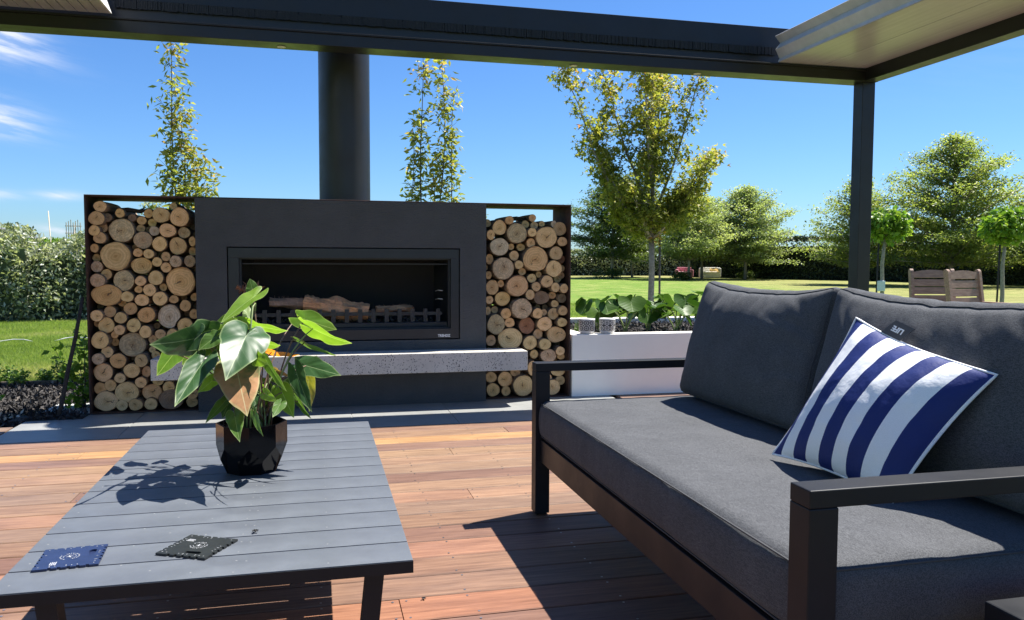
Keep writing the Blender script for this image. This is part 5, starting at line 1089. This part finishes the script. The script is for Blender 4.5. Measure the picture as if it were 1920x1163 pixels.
# ------------------------------------------------------------------ trees
def limb_path(P0, d0, L, n=7, up=.25, wig=.12, rr=random):
    P = [Vector(P0)]; d = Vector(d0).normalized()
    for i in range(n):
        d = (d + Vector((rr.uniform(-wig, wig), rr.uniform(-wig, wig), rr.uniform(-wig, wig) + up / n))).normalized(); P.append(P[-1] + d * L / n)
    return P
def leaf_arrays(centres, spread, per, ln, wd, shape, zsq=.6, tint0=None, droop=-.2, nz_up=.9, tz=0):
    C = np.asarray([tuple(c_) for c_ in centres]); C = np.repeat(C, per, axis=0); n = len(C)
    sp_ = np.repeat(np.broadcast_to(spread, len(centres)), per)[:, None]
    P = C + rng.normal(size=(n, 3)) * sp_ * np.array([1, 1, zsq]); D = rdir(n); D[:, 2] = D[:, 2] * .5 + droop; N = rdir(n) * .7; N[:, 2] += nz_up
    if tint0 is None: t = rng.random(n)
    else: t = np.clip(np.repeat(tint0, per) + rng.normal(size=n) * .18, 0, 1)
    return leafcloud(P, D, N, rng.uniform(.7, 1.25, n) * ln, rng.uniform(.7, 1.25, n) * wd, t, shape)
# the maple behind the planter
def maple():
    B = Vector((3.915, 9.0, -.08)); root = empty('maple_tree', tuple(B), 'young maple with yellow green leaves and reddish tips behind the planter', 'tree'); rr = random.Random(11); tr = MB(); sprays = []; tints = []
    F = B + Vector((.0, 0, 1.46)); tr.tube([B, B + Vector((.0, 0, .5)), B + Vector((.01, 0, 1.1)), F], [.042, .038, .036, .034], 10)
    lead = [F, F + Vector((.02, .02, .55)), F + Vector((-.03, -.02, 1.1)), F + Vector((-.02, 0, 1.7)), F + Vector((.03, 0, 2.25))]; tr.tube(lead, [.030, .024, .018, .012, .004], 8)
    limbs = [(F, (-1.20, -.05, 2.05), .5), (F + Vector((0, 0, .35)), (-.62, .3, 1.95), .3), (F, (.80, .1, 1.0), .75), (F + Vector((0, 0, .25)), (.62, -.1, 1.9), .25), (F + Vector((0, 0, .05)), (-.62, .25, .95), .4),
             (F + Vector((0, 0, .55)), (.28, .4, 1.65), .2), (F + Vector((0, 0, .5)), (-.30, -.4, 1.6), .2), (F, (.45, -.5, .85), .4), (F, (-.45, -.45, .60), .4), (F, (.2, .6, 1.0), .4), (F + Vector((0, 0, .8)), (.02, .1, 1.5), .1), (F, (-.75, .1, 1.25), .4), (F, (.60, .35, .55), .5), (F, (.30, -.2, .40), .3), (F, (-.28, .3, .35), .3)]
    for s, off, bow in limbs:
        E_ = s + Vector(off); n = 12; P = []
        for k in range(n + 1):
            t = k / n; q = s.lerp(E_, t); q += Vector((off[0], off[1], 0)) * bow * .5 * math.sin(math.pi * t) * (1 - t) + Vector((rr.uniform(-.012, .012),) * 3); P.append(q)
        tr.tube(P, [.017 * (1 - t / (n + 1)) + .002 for t in range(n + 1)], 6)
        L = Vector(off).length
        for k in range(2, n + 1):
            for m_ in range(3):
                if rr.random() < .22: continue
                d = Vector((rr.uniform(-1, 1), rr.uniform(-1, 1), rr.uniform(-.15, .9))).normalized(); l = rr.uniform(.10, .30) * (1.15 - .55 * k / n)
                Q = P[k] + d * l; tr.tube([P[k], P[k] + d * l * .5 + Vector((0, 0, .01)), Q], [.004, .003, .0015], 4)
                for s_ in (.45, .75, 1.0, 1.15):
                    c_ = P[k] + d * l * s_; sprays.append(c_)
                    h = (c_.z - 1.4) / 2.2; tints.append(.22 + .38 * max(0, h) ** 1.6 + (.30 if (c_.x > 4.50 and 1.95 < c_.z < 2.6) else 0) + rr.uniform(-.08, .08))
    # the small tuft of orange leaves at the fork
    part('trunk', tr, M_twigpale, root)
    v_, f_, t_ = leaf_arrays(sprays, .054, 9, .060, .060, 'star', 1.0, np.array(tints), -.35, .8)
    fo = leaf_arrays([F + Vector((.02, -.04, .02)), F + Vector((.07, -.05, .09)), F + Vector((.05, -.05, -.03))], .03, 5, .07, .07, 'star', 1, np.array([.88, .9, .86]))
    v_, f_, t_ = joincl([(v_, f_, t_), fo]); partme('crown', mesh_np('crown', v_ - np.array(B), f_, t_), L_maple, root)
    st_ = MB().tube([B + Vector((.10, -.05, 0)), B + Vector((.085, -.05, 1.5))], .014, 6); part('support_stake', st_, M_twig, root)
maple()
# slender young trees behind the fireplace
def slender(x, y, H, label, stems, seed, lean):
    B = Vector((x, y, -.08)); root = empty('slender_tree', tuple(B), label, 'tree', 'slender young trees behind the fireplace'); rr = random.Random(seed); tr = MB(); C = []; T = []
    for (dx, h, sx, w0) in stems:
        n = 26; P = []
        for k in range(n + 1):
            t = k / n; P.append(B + Vector((sx + dx * t + .04 * math.sin(t * 7 + seed + dx * 9), .05 * math.sin(t * 5 + seed), h * t)))
        tr.tube(P, [.014 * (1 - .85 * k / n) for k in range(n + 1)], 6)
        for k in range(8, n + 1):
            if rr.random() < .12: continue
            t = k / n
            for m_ in range(3):
                l = w0 * rr.uniform(.35, 1.15) * (.46 + .85 * (1 - t) ** .8) ; a = rr.uniform(0, 6.28); d = Vector((math.cos(a), math.sin(a), rr.uniform(.5, 1.3))).normalized(); Q = P[k] + d * l
                tr.tube([P[k], Q], [.003, .0012], 4)
                for s_ in np.arange(.3, 1.05, max(.18, .05 / max(l, .05))): C.append(P[k] + d * l * s_); T.append(.35 + .25 * rr.random() + .2 * (t > .85) + (.1 if m_ == 0 else 0))
    part('trunk', tr, M_twig, root)
    v_, f_, t_ = leaf_arrays(C, .038, 4, .078, .030, 'kite', 1, np.array(T), -.35, .3); partme('crown', mesh_np('crown', v_ - np.array(B), f_, t_), L_young, root)
slender(-1.16, 8.3, 3.55, 'slender young tree rising behind the left firewood stack', [(-.24, 3.56, .02, .28), (-.10, 2.6, -.02, .34), (.04, 2.2, .02, .38), (-.20, 2.2, -.04, .36)], 3, 0)
slender(1.12, 8.3, 3.5, 'slender young tree rising behind the right side of the fireplace', [(-.10, 3.42, .02, .24), (.10, 3.25, .06, .24), (.28, 2.9, .04, .24), (-.06, 2.5, -.12, .22), (.04, 2.2, .0, .28)], 8, 0)
def sapling(x, y, H, label, seed):
    B = Vector((x, y, -.08)); root = empty('sapling', tuple(B), label, 'tree'); rr = random.Random(seed); tr = MB(); C = []
    tr.tube([B, B + Vector((.03, 0, H))], [.02, .004], 5)
    for k in range(70):
        z = H * rr.uniform(.45, 1.0); a = rr.uniform(0, 6.28); l = .42 * (1.05 - z / H) + .05; C.append(B + Vector((math.cos(a) * l * rr.random(), math.sin(a) * l * rr.random(), z)))
    part('trunk', tr, M_twig, root); v_, f_, t_ = leaf_arrays(C, .05, 9, .05, .03, 'kite'); partme('crown', mesh_np('crown', v_ - np.array(B), f_, t_), L_olive, root)
sapling(-2.25, 12.2, 2.08, 'small sapling seen through the gap at the top of the left stack', 4)
sapling(-.83, 10.0, 1.84, 'sapling tip just showing above the middle of the fireplace', 5)
sapling(1.95, 10.5, 1.88, 'sapling tip just showing above the right firewood stack', 6)
sapling(1.75, 8.9, 1.80, 'young tree tip beside the second slender tree', 7)

# oaks on the lawn
def oak(x, y, H, hw, zb, label, leafm, seed, dens=1.0, lsize=.17, bark=M_twigpale, group='oak trees across the lawn'):
    B = Vector((x, y, -.08)); root = empty('oak_tree', tuple(B), label, 'tree', group); rr = random.Random(seed); tr = MB(); C = []; S_ = []; T = []
    Ht = H + .08; tr.tube([B, B + Vector((0, 0, Ht * .3)), B + Vector((.05, 0, Ht * .65)), B + Vector((0, .03, Ht * .97))], [.013 * Ht + .03, .011 * Ht + .02, .007 * Ht + .01, .01], 8)
    nb = int(64 * dens)
    for i in range(nb):
        t = (i + rr.random()) / nb; z = zb + (Ht - zb) * (t ** .92); a = i * 2.4 + rr.uniform(-.4, .4)
        prof = (math.sin(math.pi * min(1, (t * .78 + .22)) ** .85) ** .75) * (1 - .30 * t) + .05
        L = hw * prof * rr.choice((rr.uniform(.55, .95), rr.uniform(.85, 1.22))); d = Vector((math.cos(a), math.sin(a), .22 + .5 * t + rr.uniform(-.10, .10)))
        start = B + Vector((0, 0, max(zb * .9, z - .25 * L))); P = limb_path(start, d, L, 5, -.10, .10, rr); tr.tube(P, [.035 * (1 - k / 6) * hw / 3 + .006 for k in range(6)], 4, cap=False)
        m_ = max(3, int(L / .26)); tt = rr.uniform(.15, .8)
        for k in range(m_):
            s_ = .22 + .78 * (k + rr.random()) / m_; q = P[min(4, int(s_ * 5))].lerp(P[min(5, int(s_ * 5) + 1)], (s_ * 5) % 1)
            sid = Vector((-math.sin(a), math.cos(a), 0)) * rr.uniform(-.34, .34) * L * s_ * .8; C.append(q + sid + Vector((0, 0, rr.uniform(-.05, .10)))); S_.append(.13 + .035 * hw); T.append(tt)
    part('trunk', tr, bark, root)
    C2 = np.asarray([tuple(c_) for c_ in C]); v_, f_, t_ = leaf_arrays(C2, np.array(S_), int(20 * dens) + 8, lsize * 1.05, lsize * .68, 'kite', .42, np.array(T), -.10, 1.1)
    partme('crown', mesh_np('crown', v_ - np.array(B), f_, t_), leafm, root)
oak(21.2, 55.8, 7.4, 4.0, 1.7, 'dark green oak tree just right of the rusted rack', L_oakdark, 1, 1.25)
oak(24.4, 59.8, 6.4, 3.2, 1.8, 'dark oak tree behind the left side of the maple crown', L_oakdark, 2, 1.0)
oak(24.8, 50.6, 5.9, 3.9, 1.5, 'light green oak tree directly right of the maple trunk', L_pale, 3, 1.25, .15)
oak(27.5, 54.0, 5.6, 3.7, 1.7, 'pale green oak tree in front of the pink and white sofas', L_pale, 4, 1.2, .16)
oak(29.6, 51.5, 6.3, 4.0, 1.4, 'pale layered oak tree, rightmost of the group left of the pergola post', L_pale, 5, 1.35, .16)
oak(28.7, 38.1, 5.6, 3.1, 1.1, 'bright green oak tree behind the pergola post', L_oak, 6, 1.15, .14)
oak(31.9, 35.0, 7.5, 4.4, 1.2, 'largest oak tree, right of the pergola post behind the wooden chairs', L_oak, 7, 1.6, .14)
oak(36.0, 33.4, 5.8, 2.6, 1.3, 'oak tree at the right edge behind the second ball tree', L_oak, 8, 1.0, .14)
oak(33.2, 66.0, 4.6, 1.6, 1.2, 'small far oak behind the pink sofa', L_oakdark, 9, .8)

# ball topped standards
def standard(x, y, hb, r, label, seed, tagc):
    B = Vector((x, y, -.08)); root = empty('ball_tree', tuple(B), label, 'tree', 'ball topped standard trees on the lawn'); rr = random.Random(seed)
    part('trunk', MB().tube([B, B + Vector((.04, 0, hb * .4)), B + Vector((.02, 0, hb * .75)), B + Vector((.07, 0, hb + .12))], [.040, .034, .030, .022], 8), M_twigpale, root)
    C = []
    for k in range(260):
        d = Vector((rr.gauss(0, 1), rr.gauss(0, 1), rr.gauss(0, 1))).normalized(); q = rr.uniform(.72, 1.05) if k % 4 else rr.uniform(.2, .8)
        c_ = B + Vector((.07 + d.x * r * q, d.y * r * q, hb + .05 + r * .66 + d.z * r * .74 * q)); C.append(c_)
    v_, f_, t_ = leaf_arrays(C, .045, 7, .10, .062, 'kite', 1, None, -.55, .5); partme('crown', mesh_np('crown', v_ - np.array(B), f_, t_), L_bright, root)
    part('support_stake', MB().tube([B + Vector((-.13, -.05, 0)), B + Vector((-.10, -.05, hb * .98))], .016, 6), M_rod, root)
    if tagc: part('tree_tie', MB().box(B.x - .12, B.x + .04, B.y - .075, B.y - .03, .62, .80, .01), simple('pale_blue_tree_tie', (.55, .65, .70), .6), root)
standard(9.50, 12.0, 1.56, .345, 'ball topped tree with a pale blue tie, just right of the pergola post', 3, True)
standard(11.52, 11.5, 1.54, .375, 'ball topped tree at the right edge of the photo', 5, False)

# hedges
def hedge_face(name, pts, h, depth, m, label, cat, dens, ls, seed, base=-.08, bumpy=.25, dark=None, group=None):
    root = empty(name, (pts[0][0], pts[0][1], base), label, cat, group); P = []; N_ = []; body = MB()
    for (x0, y0), (x1, y1) in zip(pts[:-1], pts[1:]):
        a = Vector((x0, y0, 0)); b = Vector((x1, y1, 0)); d = (b - a); L = d.length; d.normalize(); nrm_ = Vector((d.y, -d.x, 0))
        if nrm_.dot(-a) < 0: nrm_ = -nrm_
        n = int(L * h * dens); u = rng.random(n) * L; z = rng.random(n) * h
        off = np.array([bumpy * (noise.noise(Vector((x0 + uu * .8, zz * .9, seed))) + .5 * noise.noise(Vector((uu * 2.2 + x0, zz * 2.2, seed + 5)))) for uu, zz in zip(u, z)])
        off -= np.clip((z / h - .86) / .14, 0, 1) ** 2 * depth * .4
        P.append(np.array(a)[None] + np.outer(u, d) + np.outer(off + depth / 2, nrm_) + np.column_stack([np.zeros(n), np.zeros(n), z + base]) + rng.normal(size=(n, 3)) * .05)
        nt_ = int(L * depth * dens * 1.1); u = rng.random(nt_) * L; w = (rng.random(nt_) - .5) * depth; top = np.array([h + bumpy * .7 * noise.noise(Vector((uu * .9 + x0, ww, seed + 9))) + bumpy * .4 * noise.noise(Vector((uu * 3 + x0, ww * 3, seed + 2))) for uu, ww in zip(u, w)])
        P.append(np.array(a)[None] + np.outer(u, d) + np.outer(w, nrm_) + np.column_stack([np.zeros(nt_), np.zeros(nt_), top + base - np.abs(rng.normal(size=nt_)) * .06]))
        q = nrm_ * (depth * .36); c0 = [a - q, b - q, b + q, a + q]
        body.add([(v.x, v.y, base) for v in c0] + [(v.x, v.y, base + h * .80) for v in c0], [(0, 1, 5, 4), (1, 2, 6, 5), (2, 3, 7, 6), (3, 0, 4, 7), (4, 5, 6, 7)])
    P = np.concatenate(P); n = len(P); D = rdir(n); N = rdir(n) * .8; N[:, 2] += .5
    v_, f_, t_ = leafcloud(P, D, N, rng.uniform(.7, 1.3, n) * ls, rng.uniform(.7, 1.3, n) * ls * .5, rng.random(n)); o = partme('foliage', mesh_np('foliage', v_ - np.array(root.location), f_, t_), m, root)
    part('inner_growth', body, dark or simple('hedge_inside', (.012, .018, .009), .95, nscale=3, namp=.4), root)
hedge_face('conifer_hedge', [(30.5, 61.0), (33.4, 51.5), (36.9, 46.4), (38.6, 30.0), (38.8, 8.0)], 2.95, 1.6, L_hedge, 'long clipped dark green hedge along the far right of the lawn', 'hedge', 95, .22, 1, bumpy=.16)
hedge_face('mixed_hedge', [(8.0, 69.0), (20.0, 68.0), (33.5, 67.0)], 2.2, 1.5, L_olive, 'lighter mixed hedge behind the oaks at the far end of the lawn', 'hedge', 85, .22, 2, bumpy=.4)
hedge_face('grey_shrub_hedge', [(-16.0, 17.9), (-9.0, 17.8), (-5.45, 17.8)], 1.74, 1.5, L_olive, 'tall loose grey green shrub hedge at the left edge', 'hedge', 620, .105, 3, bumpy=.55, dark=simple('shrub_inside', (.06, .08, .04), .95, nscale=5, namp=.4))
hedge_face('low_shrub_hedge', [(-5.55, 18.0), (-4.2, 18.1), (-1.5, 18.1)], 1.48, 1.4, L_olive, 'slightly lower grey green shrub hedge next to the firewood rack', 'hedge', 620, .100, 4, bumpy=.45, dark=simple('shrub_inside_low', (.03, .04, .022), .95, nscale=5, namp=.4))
hedge_face('green_far_hedge', [(-14.0, 34.0), (2.0, 34.0)], 1.95, 1.4, L_bright, 'bright green clipped hedge beyond the grey shrubs at left', 'hedge', 200, .13, 5, bumpy=.08)

# low shrubs below the far oaks
for i, (x, y, r) in enumerate([(20.6, 55.0, .9), (24.0, 50.0, .5), (30.6, 53.0, .4)]):
    C = [Vector((x + random.uniform(-r, r), y + random.uniform(-.5, .5), random.uniform(0, .45 * r + .2))) for _ in range(60)]; v_, f_, t_ = leaf_arrays(C, .12, 14, .14, .08, 'kite')
    o = link('low_shrub', mesh_np('s', v_ - np.array((x, y, -.08)), f_, t_), L_oakdark, None, (x, y, -.08)); tag(o, ['low dark shrub at the foot of the leftmost oak', 'small leafy growth at the foot of the light green oak right of the maple', 'small growth at the foot of the rightmost oak of the far group'][i], 'shrub')

# pink and white sofas out on the lawn
def far_seat(x, y, w, m, m2, label, rz, rounded):
    o = empty('lawn_sofa', (x, y, -.08), label, 'sofa', None, rz); b = lambda nm, *a, mm=m, bev=.05: link(nm, MB().box(*a, bev).mesh(nm), mm, o)
    b('base', -w / 2 + .16, w / 2 - .16, -.40, .40, .04, .36); b('seat_cushion', -w / 2 + .18, w / 2 - .18, -.46, .26, .365, .50, mm=m2)
    b('backrest', -w / 2 + .14, w / 2 - .14, .22, .46, .37, .82); b('arm', -w / 2, -w / 2 + .24, -.46, .46, .04, .66 if not rounded else .78, bev=.09); b('arm', w / 2 - .24, w / 2, -.46, .46, .04, .66 if not rounded else .80, bev=.11)
    return o
M_pink = simple('faded_pink_upholstery', (.52, .20, .27), .8, nscale=8); M_pink2 = simple('pale_pink_cushion', (.66, .36, .43), .8, nscale=8); M_cream = simple('cream_upholstery', (.66, .64, .60), .8, nscale=8); M_cream2 = simple('white_cushion', (.72, .71, .68), .8, nscale=8)
far_seat(27.55, 57.0, 1.35, M_pink, M_pink2, 'old pink sofa on the grass under the far oaks', R(-22), False)
far_seat(29.35, 56.3, 1.6, M_cream, M_cream2, 'old cream sofa on the grass beside the pink one', R(-22), True)
mb = MB(); vs = []
for i in range(9):
    for j in range(5): vs.append((-.35 + .7 * i / 8, -.15 + .3 * j / 4, .06 * nz3(i * .7, j * .8, 1)))
mb.add(vs, [(i * 5 + j, (i + 1) * 5 + j, (i + 1) * 5 + j + 1, i * 5 + j + 1) for i in range(8) for j in range(4)], True)
o = link('yellow_throw', mb.mesh('throw'), simple('yellow_cloth', (.62, .40, .12), .8), None, (29.45, 55.78, .55)); o.rotation_euler = (R(55), 0, R(-22)); tag(o, 'crumpled yellow cloth on the arm of the cream sofa', 'cloth')
for i, (x, y) in enumerate([(28.8, 66.0)]):
    pass

# wooden garden chairs
M_teak, nt, p = newmat('weathered_teak'); v = coords(nt, 'Object', (4, 4, 4), rnd=True)
nt.links.new(ramp(nt, noise_n(nt, coords(nt, 'Object', (3, 14, 14), rnd=True), 3, 6, .6), [(.3, (.21, .13, .095)), (.55, (.31, .20, .15)), (.75, (.42, .29, .21))]), p.inputs['Base Color']); p.inputs['Roughness'].default_value = .7
def garden_chair(x, y, rz, label):
    o = empty('garden_chair', (x, y, -.03), label, 'chair', 'wooden garden chairs on the grass', rz)
    def pt_(nm, mb): link(nm, mb.mesh(nm), M_teak, o)
    lean = Matrix.Translation((0, .22, .42)) @ Matrix.Rotation(R(-9), 4, 'X')
    for sx in (-1, 1):
        mb = MB(); n = 10; w = .022; prof = [(-.035, 0), (-.035, .60)] + [(-.035 + .035 * (1 - math.cos(a)), .60 + .045 * math.sin(a)) for a in np.linspace(0, math.pi, n)][1:] + [(.035, 0)]
        k = len(prof); vs = [lean @ Vector((sx * .275 + dx, yy, zz)) for dx in (-w, w) for yy, zz in prof]
        mb.add(vs, [(i, (i + 1) % k, k + (i + 1) % k, k + i) for i in range(k)] + [tuple(range(k))[::-1], tuple(range(k, 2 * k))]); pt_('back_post', mb)
        pt_('rear_leg', MB().box(sx * .275 - .022, sx * .275 + .022, .19, .255, 0, .419)); pt_('front_leg', MB().box(sx * .275 - .022, sx * .275 + .022, -.26, -.2, 0, .62))
        pt_('armrest', MB().box(sx * .285 - .03, sx * .285 + .03, -.30, .235, .621, .645, .005))
    mb = MB(); n = 10   # curved top rail
    vs = []
    for i in range(n + 1):
        u = -.252 + .504 * i / n; h = .030 * (1 - (u / .252) ** 2)
        for yy in (-.012, .012):
            for zz in (.52, .60 + h): vs.append(lean @ Vector((u, yy, zz)))
    fs = [];
    for i in range(n):
        a = i * 4; b = a + 4; fs += [(a, b, b + 1, a + 1), (a + 2, a + 3, b + 3, b + 2), (a + 1, b + 1, b + 3, a + 3), (a, a + 2, b + 2, b)]
    mb.add(vs, fs + [(0, 1, 3, 2), (n * 4, n * 4 + 2, n * 4 + 3, n * 4 + 1)]); pt_('top_rail', mb)
    for zz in (.405, .295, .185, .075): mb = MB().box(-.252, .252, -.009, .009, zz, zz + .095, .003, M=lean); pt_('back_slat', mb)
    for k in range(6): pt_('seat_slat', MB().box(-.252, .252, -.25 + k * .078, -.25 + k * .078 + .066, .40, .42, .003))
    return o
garden_chair(8.07, 8.30, R(8), 'right wooden garden chair with a slatted back, seen above the sofa')
garden_chair(8.12, 9.05, R(-16), 'left wooden garden chair, partly behind the other wooden chair')

# ------------------------------------------------------------------ left garden
mb = MB().box(-6.0, -1.55, 7.985, 8.02, -.10, .012, .003); o = link('timber_edging', mb.mesh('timber_edging'), M_timber); tag(o, 'timber board edging between the mulch bed and the left lawn', 'garden edging')
mb = MB().box(-2.05, -1.586, 6.05, 6.26, -.04, .004, .003); o = link('mulch_heap', mb.mesh('mulch_heap'), M_mulchbase); tag(o, 'dark mulch heaped against the left side plate of the rack', 'mulch', kind='stuff')
n = 16000; P = np.column_stack([rng.uniform(-3.6, -1.5, n), rng.uniform(6.02, 7.98, n), rng.uniform(-.045, -.012, n)]); P = P[(P[:, 0] < -1.59) & ((P[:, 1] > 6.21) | (P[:, 0] < -1.95) | (P[:, 1] > 6.045))]; P[:, 2] = np.where((P[:, 0] > -1.96) & (P[:, 1] < 6.25), P[:, 2] + .045, P[:, 2]); n = len(P)
v_, f_, t_ = leafcloud(P, rdir(n), rdir(n, 1.2), rng.uniform(.02, .06, n), rng.uniform(.012, .03, n), rng.random(n) ** 1.0 * .97); o = link('bark_mulch', mesh_np('chips', v_, f_, t_), M_mulch); tag(o, 'loose dark bark mulch chips in the left garden bed', 'mulch', kind='stuff')
n = 170; P = np.column_stack([-2.3 + rng.normal(size=n) * .13, 6.12 + np.abs(rng.normal(size=n)) * .12, rng.uniform(-.012, .005, n)]); v_, f_, t_ = leafcloud(P, rdir(n), rdir(n, 1.5), rng.uniform(.03, .06, n), rng.uniform(.015, .025, n), np.ones(n))
o = link('fallen_pale_leaves', mesh_np('pl', v_, f_, t_), M_mulch); tag(o, 'pale fallen leaves on the mulch beside the stone tiles', 'leaves', kind='stuff')
def shrub(nm, x, y, z, H, r, nl, ls, m, label, upright=.7, shape='kite', stems=7, seed=1):
    rr = random.Random(seed); B = Vector((x, y, z)); root = empty(nm, tuple(B), label, 'shrub'); tr = MB(); C = []
    for s in range(stems):
        a = rr.uniform(0, 6.28); l = H * rr.uniform(.6, 1.0); P = limb_path(B + Vector((math.cos(a) * .03, math.sin(a) * .03, 0)), (math.cos(a) * (1 - upright), math.sin(a) * (1 - upright), upright), l, 7, .2, .12, rr); tr.tube(P, [.006 * (1 - k / 9) for k in range(8)], 5)
        for q in P[1:]: C += [q + Vector((rr.uniform(-r, r), rr.uniform(-r, r), rr.uniform(-.02, .04))) for _ in range(nl)]
    part('stems', tr, M_twig, root); v_, f_, t_ = leaf_arrays(C, .012, 2, ls, ls * .62, shape, 1, None, .15, .5); partme('foliage', mesh_np('f', v_ - np.array(B), f_, t_), m, root)
shrub('glossy_shrub', -1.73, 6.60, -.045, .60, .05, 4, .060, L_bright, 'upright shrub with glossy lime green leaves beside the left side of the rack', .93, stems=6, seed=2)
shrub('variegated_shrub', -2.36, 6.35, -.045, .26, .05, 4, .055, L_bright, 'low leafy shrub with pale leaves at the left edge of the mulch bed', .55, stems=7, seed=3)
for i, (x, y, h) in enumerate([(-2.62, 8.0, .16), (-2.42, 8.05, .13), (-2.20, 7.95, .26), (-2.78, 8.1, .18), (-2.05, 8.08, .12)]):
    shrub('weed', x, y, -.05, h, .03, 3, .035, L_weed, ['weed clump left of centre along the timber edging', 'small weed clump between two larger ones by the edging', 'tallest upright weed growing by the timber edging', 'weed clump at the left end of the edging', 'small weed nearest the leaning stick by the edging'][i], .8, stems=8, seed=20 + i)
o = link('leaning_stick', MB().tube([(-1.765, 6.10, -.04), (-1.735, 6.125, .10), (-1.70, 6.16, .32), (-1.655, 6.20, .56), (-1.610, 6.235, .84)], [.015, .0155, .0145, .0135, .012], 8).mesh('stick'), M_rod); tag(o, 'dark wooden stick leaning against the left side of the rack', 'stick')
M_hose = simple('grey_white_hose', (.40, .42, .40), .6)
for i, pts in enumerate([[(-4.6, 12.7, -.07), (-4.4, 12.8, -.06), (-4.26, 12.9, -.045), (-4.12, 12.9, -.05), (-4.0, 12.85, -.075)], [(-3.69, 12.8, -.07), (-3.6, 12.95, -.045), (-3.5, 13.0, -.035), (-3.35, 12.95, -.04), (-3.1, 12.9, -.07)]]):
    o = link('garden_hose', MB().tube(pts, .009, 6).mesh('hose'), M_hose); tag(o, ['arched length of pale hose on the lawn at the far left', 'arched length of pale hose on the lawn behind the leaning stick'][i], 'hose')
# grass blades on the nearer lawn
def blades(name, n, fx, hgt, wid, label):
    P = fx(n); n = len(P); D = rdir(n) * .55; D[:, 2] = 1; N = rdir(n); t = np.clip(np.array([.45 + .5 * noise.noise(Vector((p_[0] * .9, p_[1] * .9, 0))) for p_ in P]) + rng.normal(size=n) * .16, 0, 1)
    dr = np.clip((10.6 - P[:, 1]) / 1.4, 0, 1) * np.clip((P[:, 1] - 8.25) / .5, 0, 1); t = np.clip(t + .45 * dr * (rng.random(n) < .8), 0, 1)
    v_, f_, t_ = leafcloud(P, D, N, rng.uniform(.5, 1.3, n) * hgt, rng.uniform(.7, 1.3, n) * wid, t, 'blade'); o = link(name, mesh_np(name, v_, f_, t_), L_grass); tag(o, label, 'grass', kind='stuff')
def fa(n): y = 8.04 + (17.4 - 8.04) * rng.random(n) ** 1.4; x = -y * .36 + rng.random(n) * y * .20 - .15; return np.column_stack([x, y, np.full(n, -.085)])
blades('left_grass', 120000, fa, .045, .0075, 'short grass blades on the left lawn beyond the edging')
def fb(n): y = 8.15 + (22 - 8.15) * rng.random(n) ** 1.5; x = y * (.30 + .25 * rng.random(n)); return np.column_stack([x, y, np.full(n, -.085)])
blades('centre_grass', 110000, fb, .045, .0085, 'short grass blades on the lawn behind the planter')
def fc(n): x = rng.uniform(-4.2, -1.7, n); return np.column_stack([x, 8.03 + np.abs(rng.normal(size=n)) * .09, np.full(n, -.085)])
blades('edge_grass', 3500, fc, .12, .010, 'longer unmown grass along the timber edging')

# things beyond the left hedge
M_cane = simple('bamboo_cane', (.62, .52, .36), .8)
for i, (x, y, z1, dx) in enumerate([(-5.72, 20.0, 2.20, .10), (-5.52, 20.0, 1.95, -.25), (-5.08, 20.0, 2.05, -.06), (-4.88, 20.0, 2.16, .0), (-4.50, 20.5, 2.0, 0)]):
    o = link('garden_cane', MB().tube([(x, y, -.08), (x - dx, y, z1)], .010, 5).mesh('cane'), M_cane); tag(o, ['tallest bamboo cane above the left hedge', 'leaning bamboo cane crossing the tall one', 'slanted bamboo cane right of the little trellis', 'tall upright cane right of the little trellis', 'upright cane above the lower part of the hedge'][i], 'garden cane')
tr_ = empty('garden_trellis', (-5.32, 20.0, -.08), 'small pale wooden trellis sticking up above the left hedge', 'trellis')
for k in range(7): part('upright', MB().box(-5.47 + k * .048, -5.455 + k * .048, 19.99, 20.0, -.07, 1.95 + .03 * (k % 3)), M_cane, tr_)
for z in (1.70, 1.86): part('crossbar', MB().box(-5.49, -5.15, 20.002, 20.012, z, z + .018), M_cane, tr_)
def house(x, y, w, d, h, rh, label, col):
    o = empty('house', (x, y, -.08), label, 'house')
    link('wall', MB().box(-w / 2, w / 2, -d / 2, d / 2, 0, h).mesh('wall'), simple('house_wall', (.5, .48, .45), .8), o)
    e = .5; vs = [(-w / 2 - e, -d / 2 - e, h), (w / 2 + e, -d / 2 - e, h), (w / 2 + e, d / 2 + e, h), (-w / 2 - e, d / 2 + e, h), (-w / 4, 0, h + rh), (w / 4, 0, h + rh)]
    link('roof', MB().add(vs, [(0, 1, 5, 4), (1, 2, 5), (2, 3, 4, 5), (3, 0, 4), (3, 2, 1, 0)]).mesh('roof'), simple('grey_tile_roof', col, .8, nscale=3), o)
    for k in (-.3, .1, .35): link('window', MB().box(w * k - .6, w * k + .6, -d / 2 - .03, -d / 2 - .002, 1.0, 2.1).mesh('window'), simple('dark_window', (.03, .035, .04), .2), o)
house(-27.5, 66, 15, 9, 2.4, 1.6, 'grey roofed house far beyond the left hedge', (.10, .10, .11)); house(-15.0, 82, 12, 8, 2.2, 1.2, 'distant grey roofed house seen just left of the rack', (.12, .12, .13))
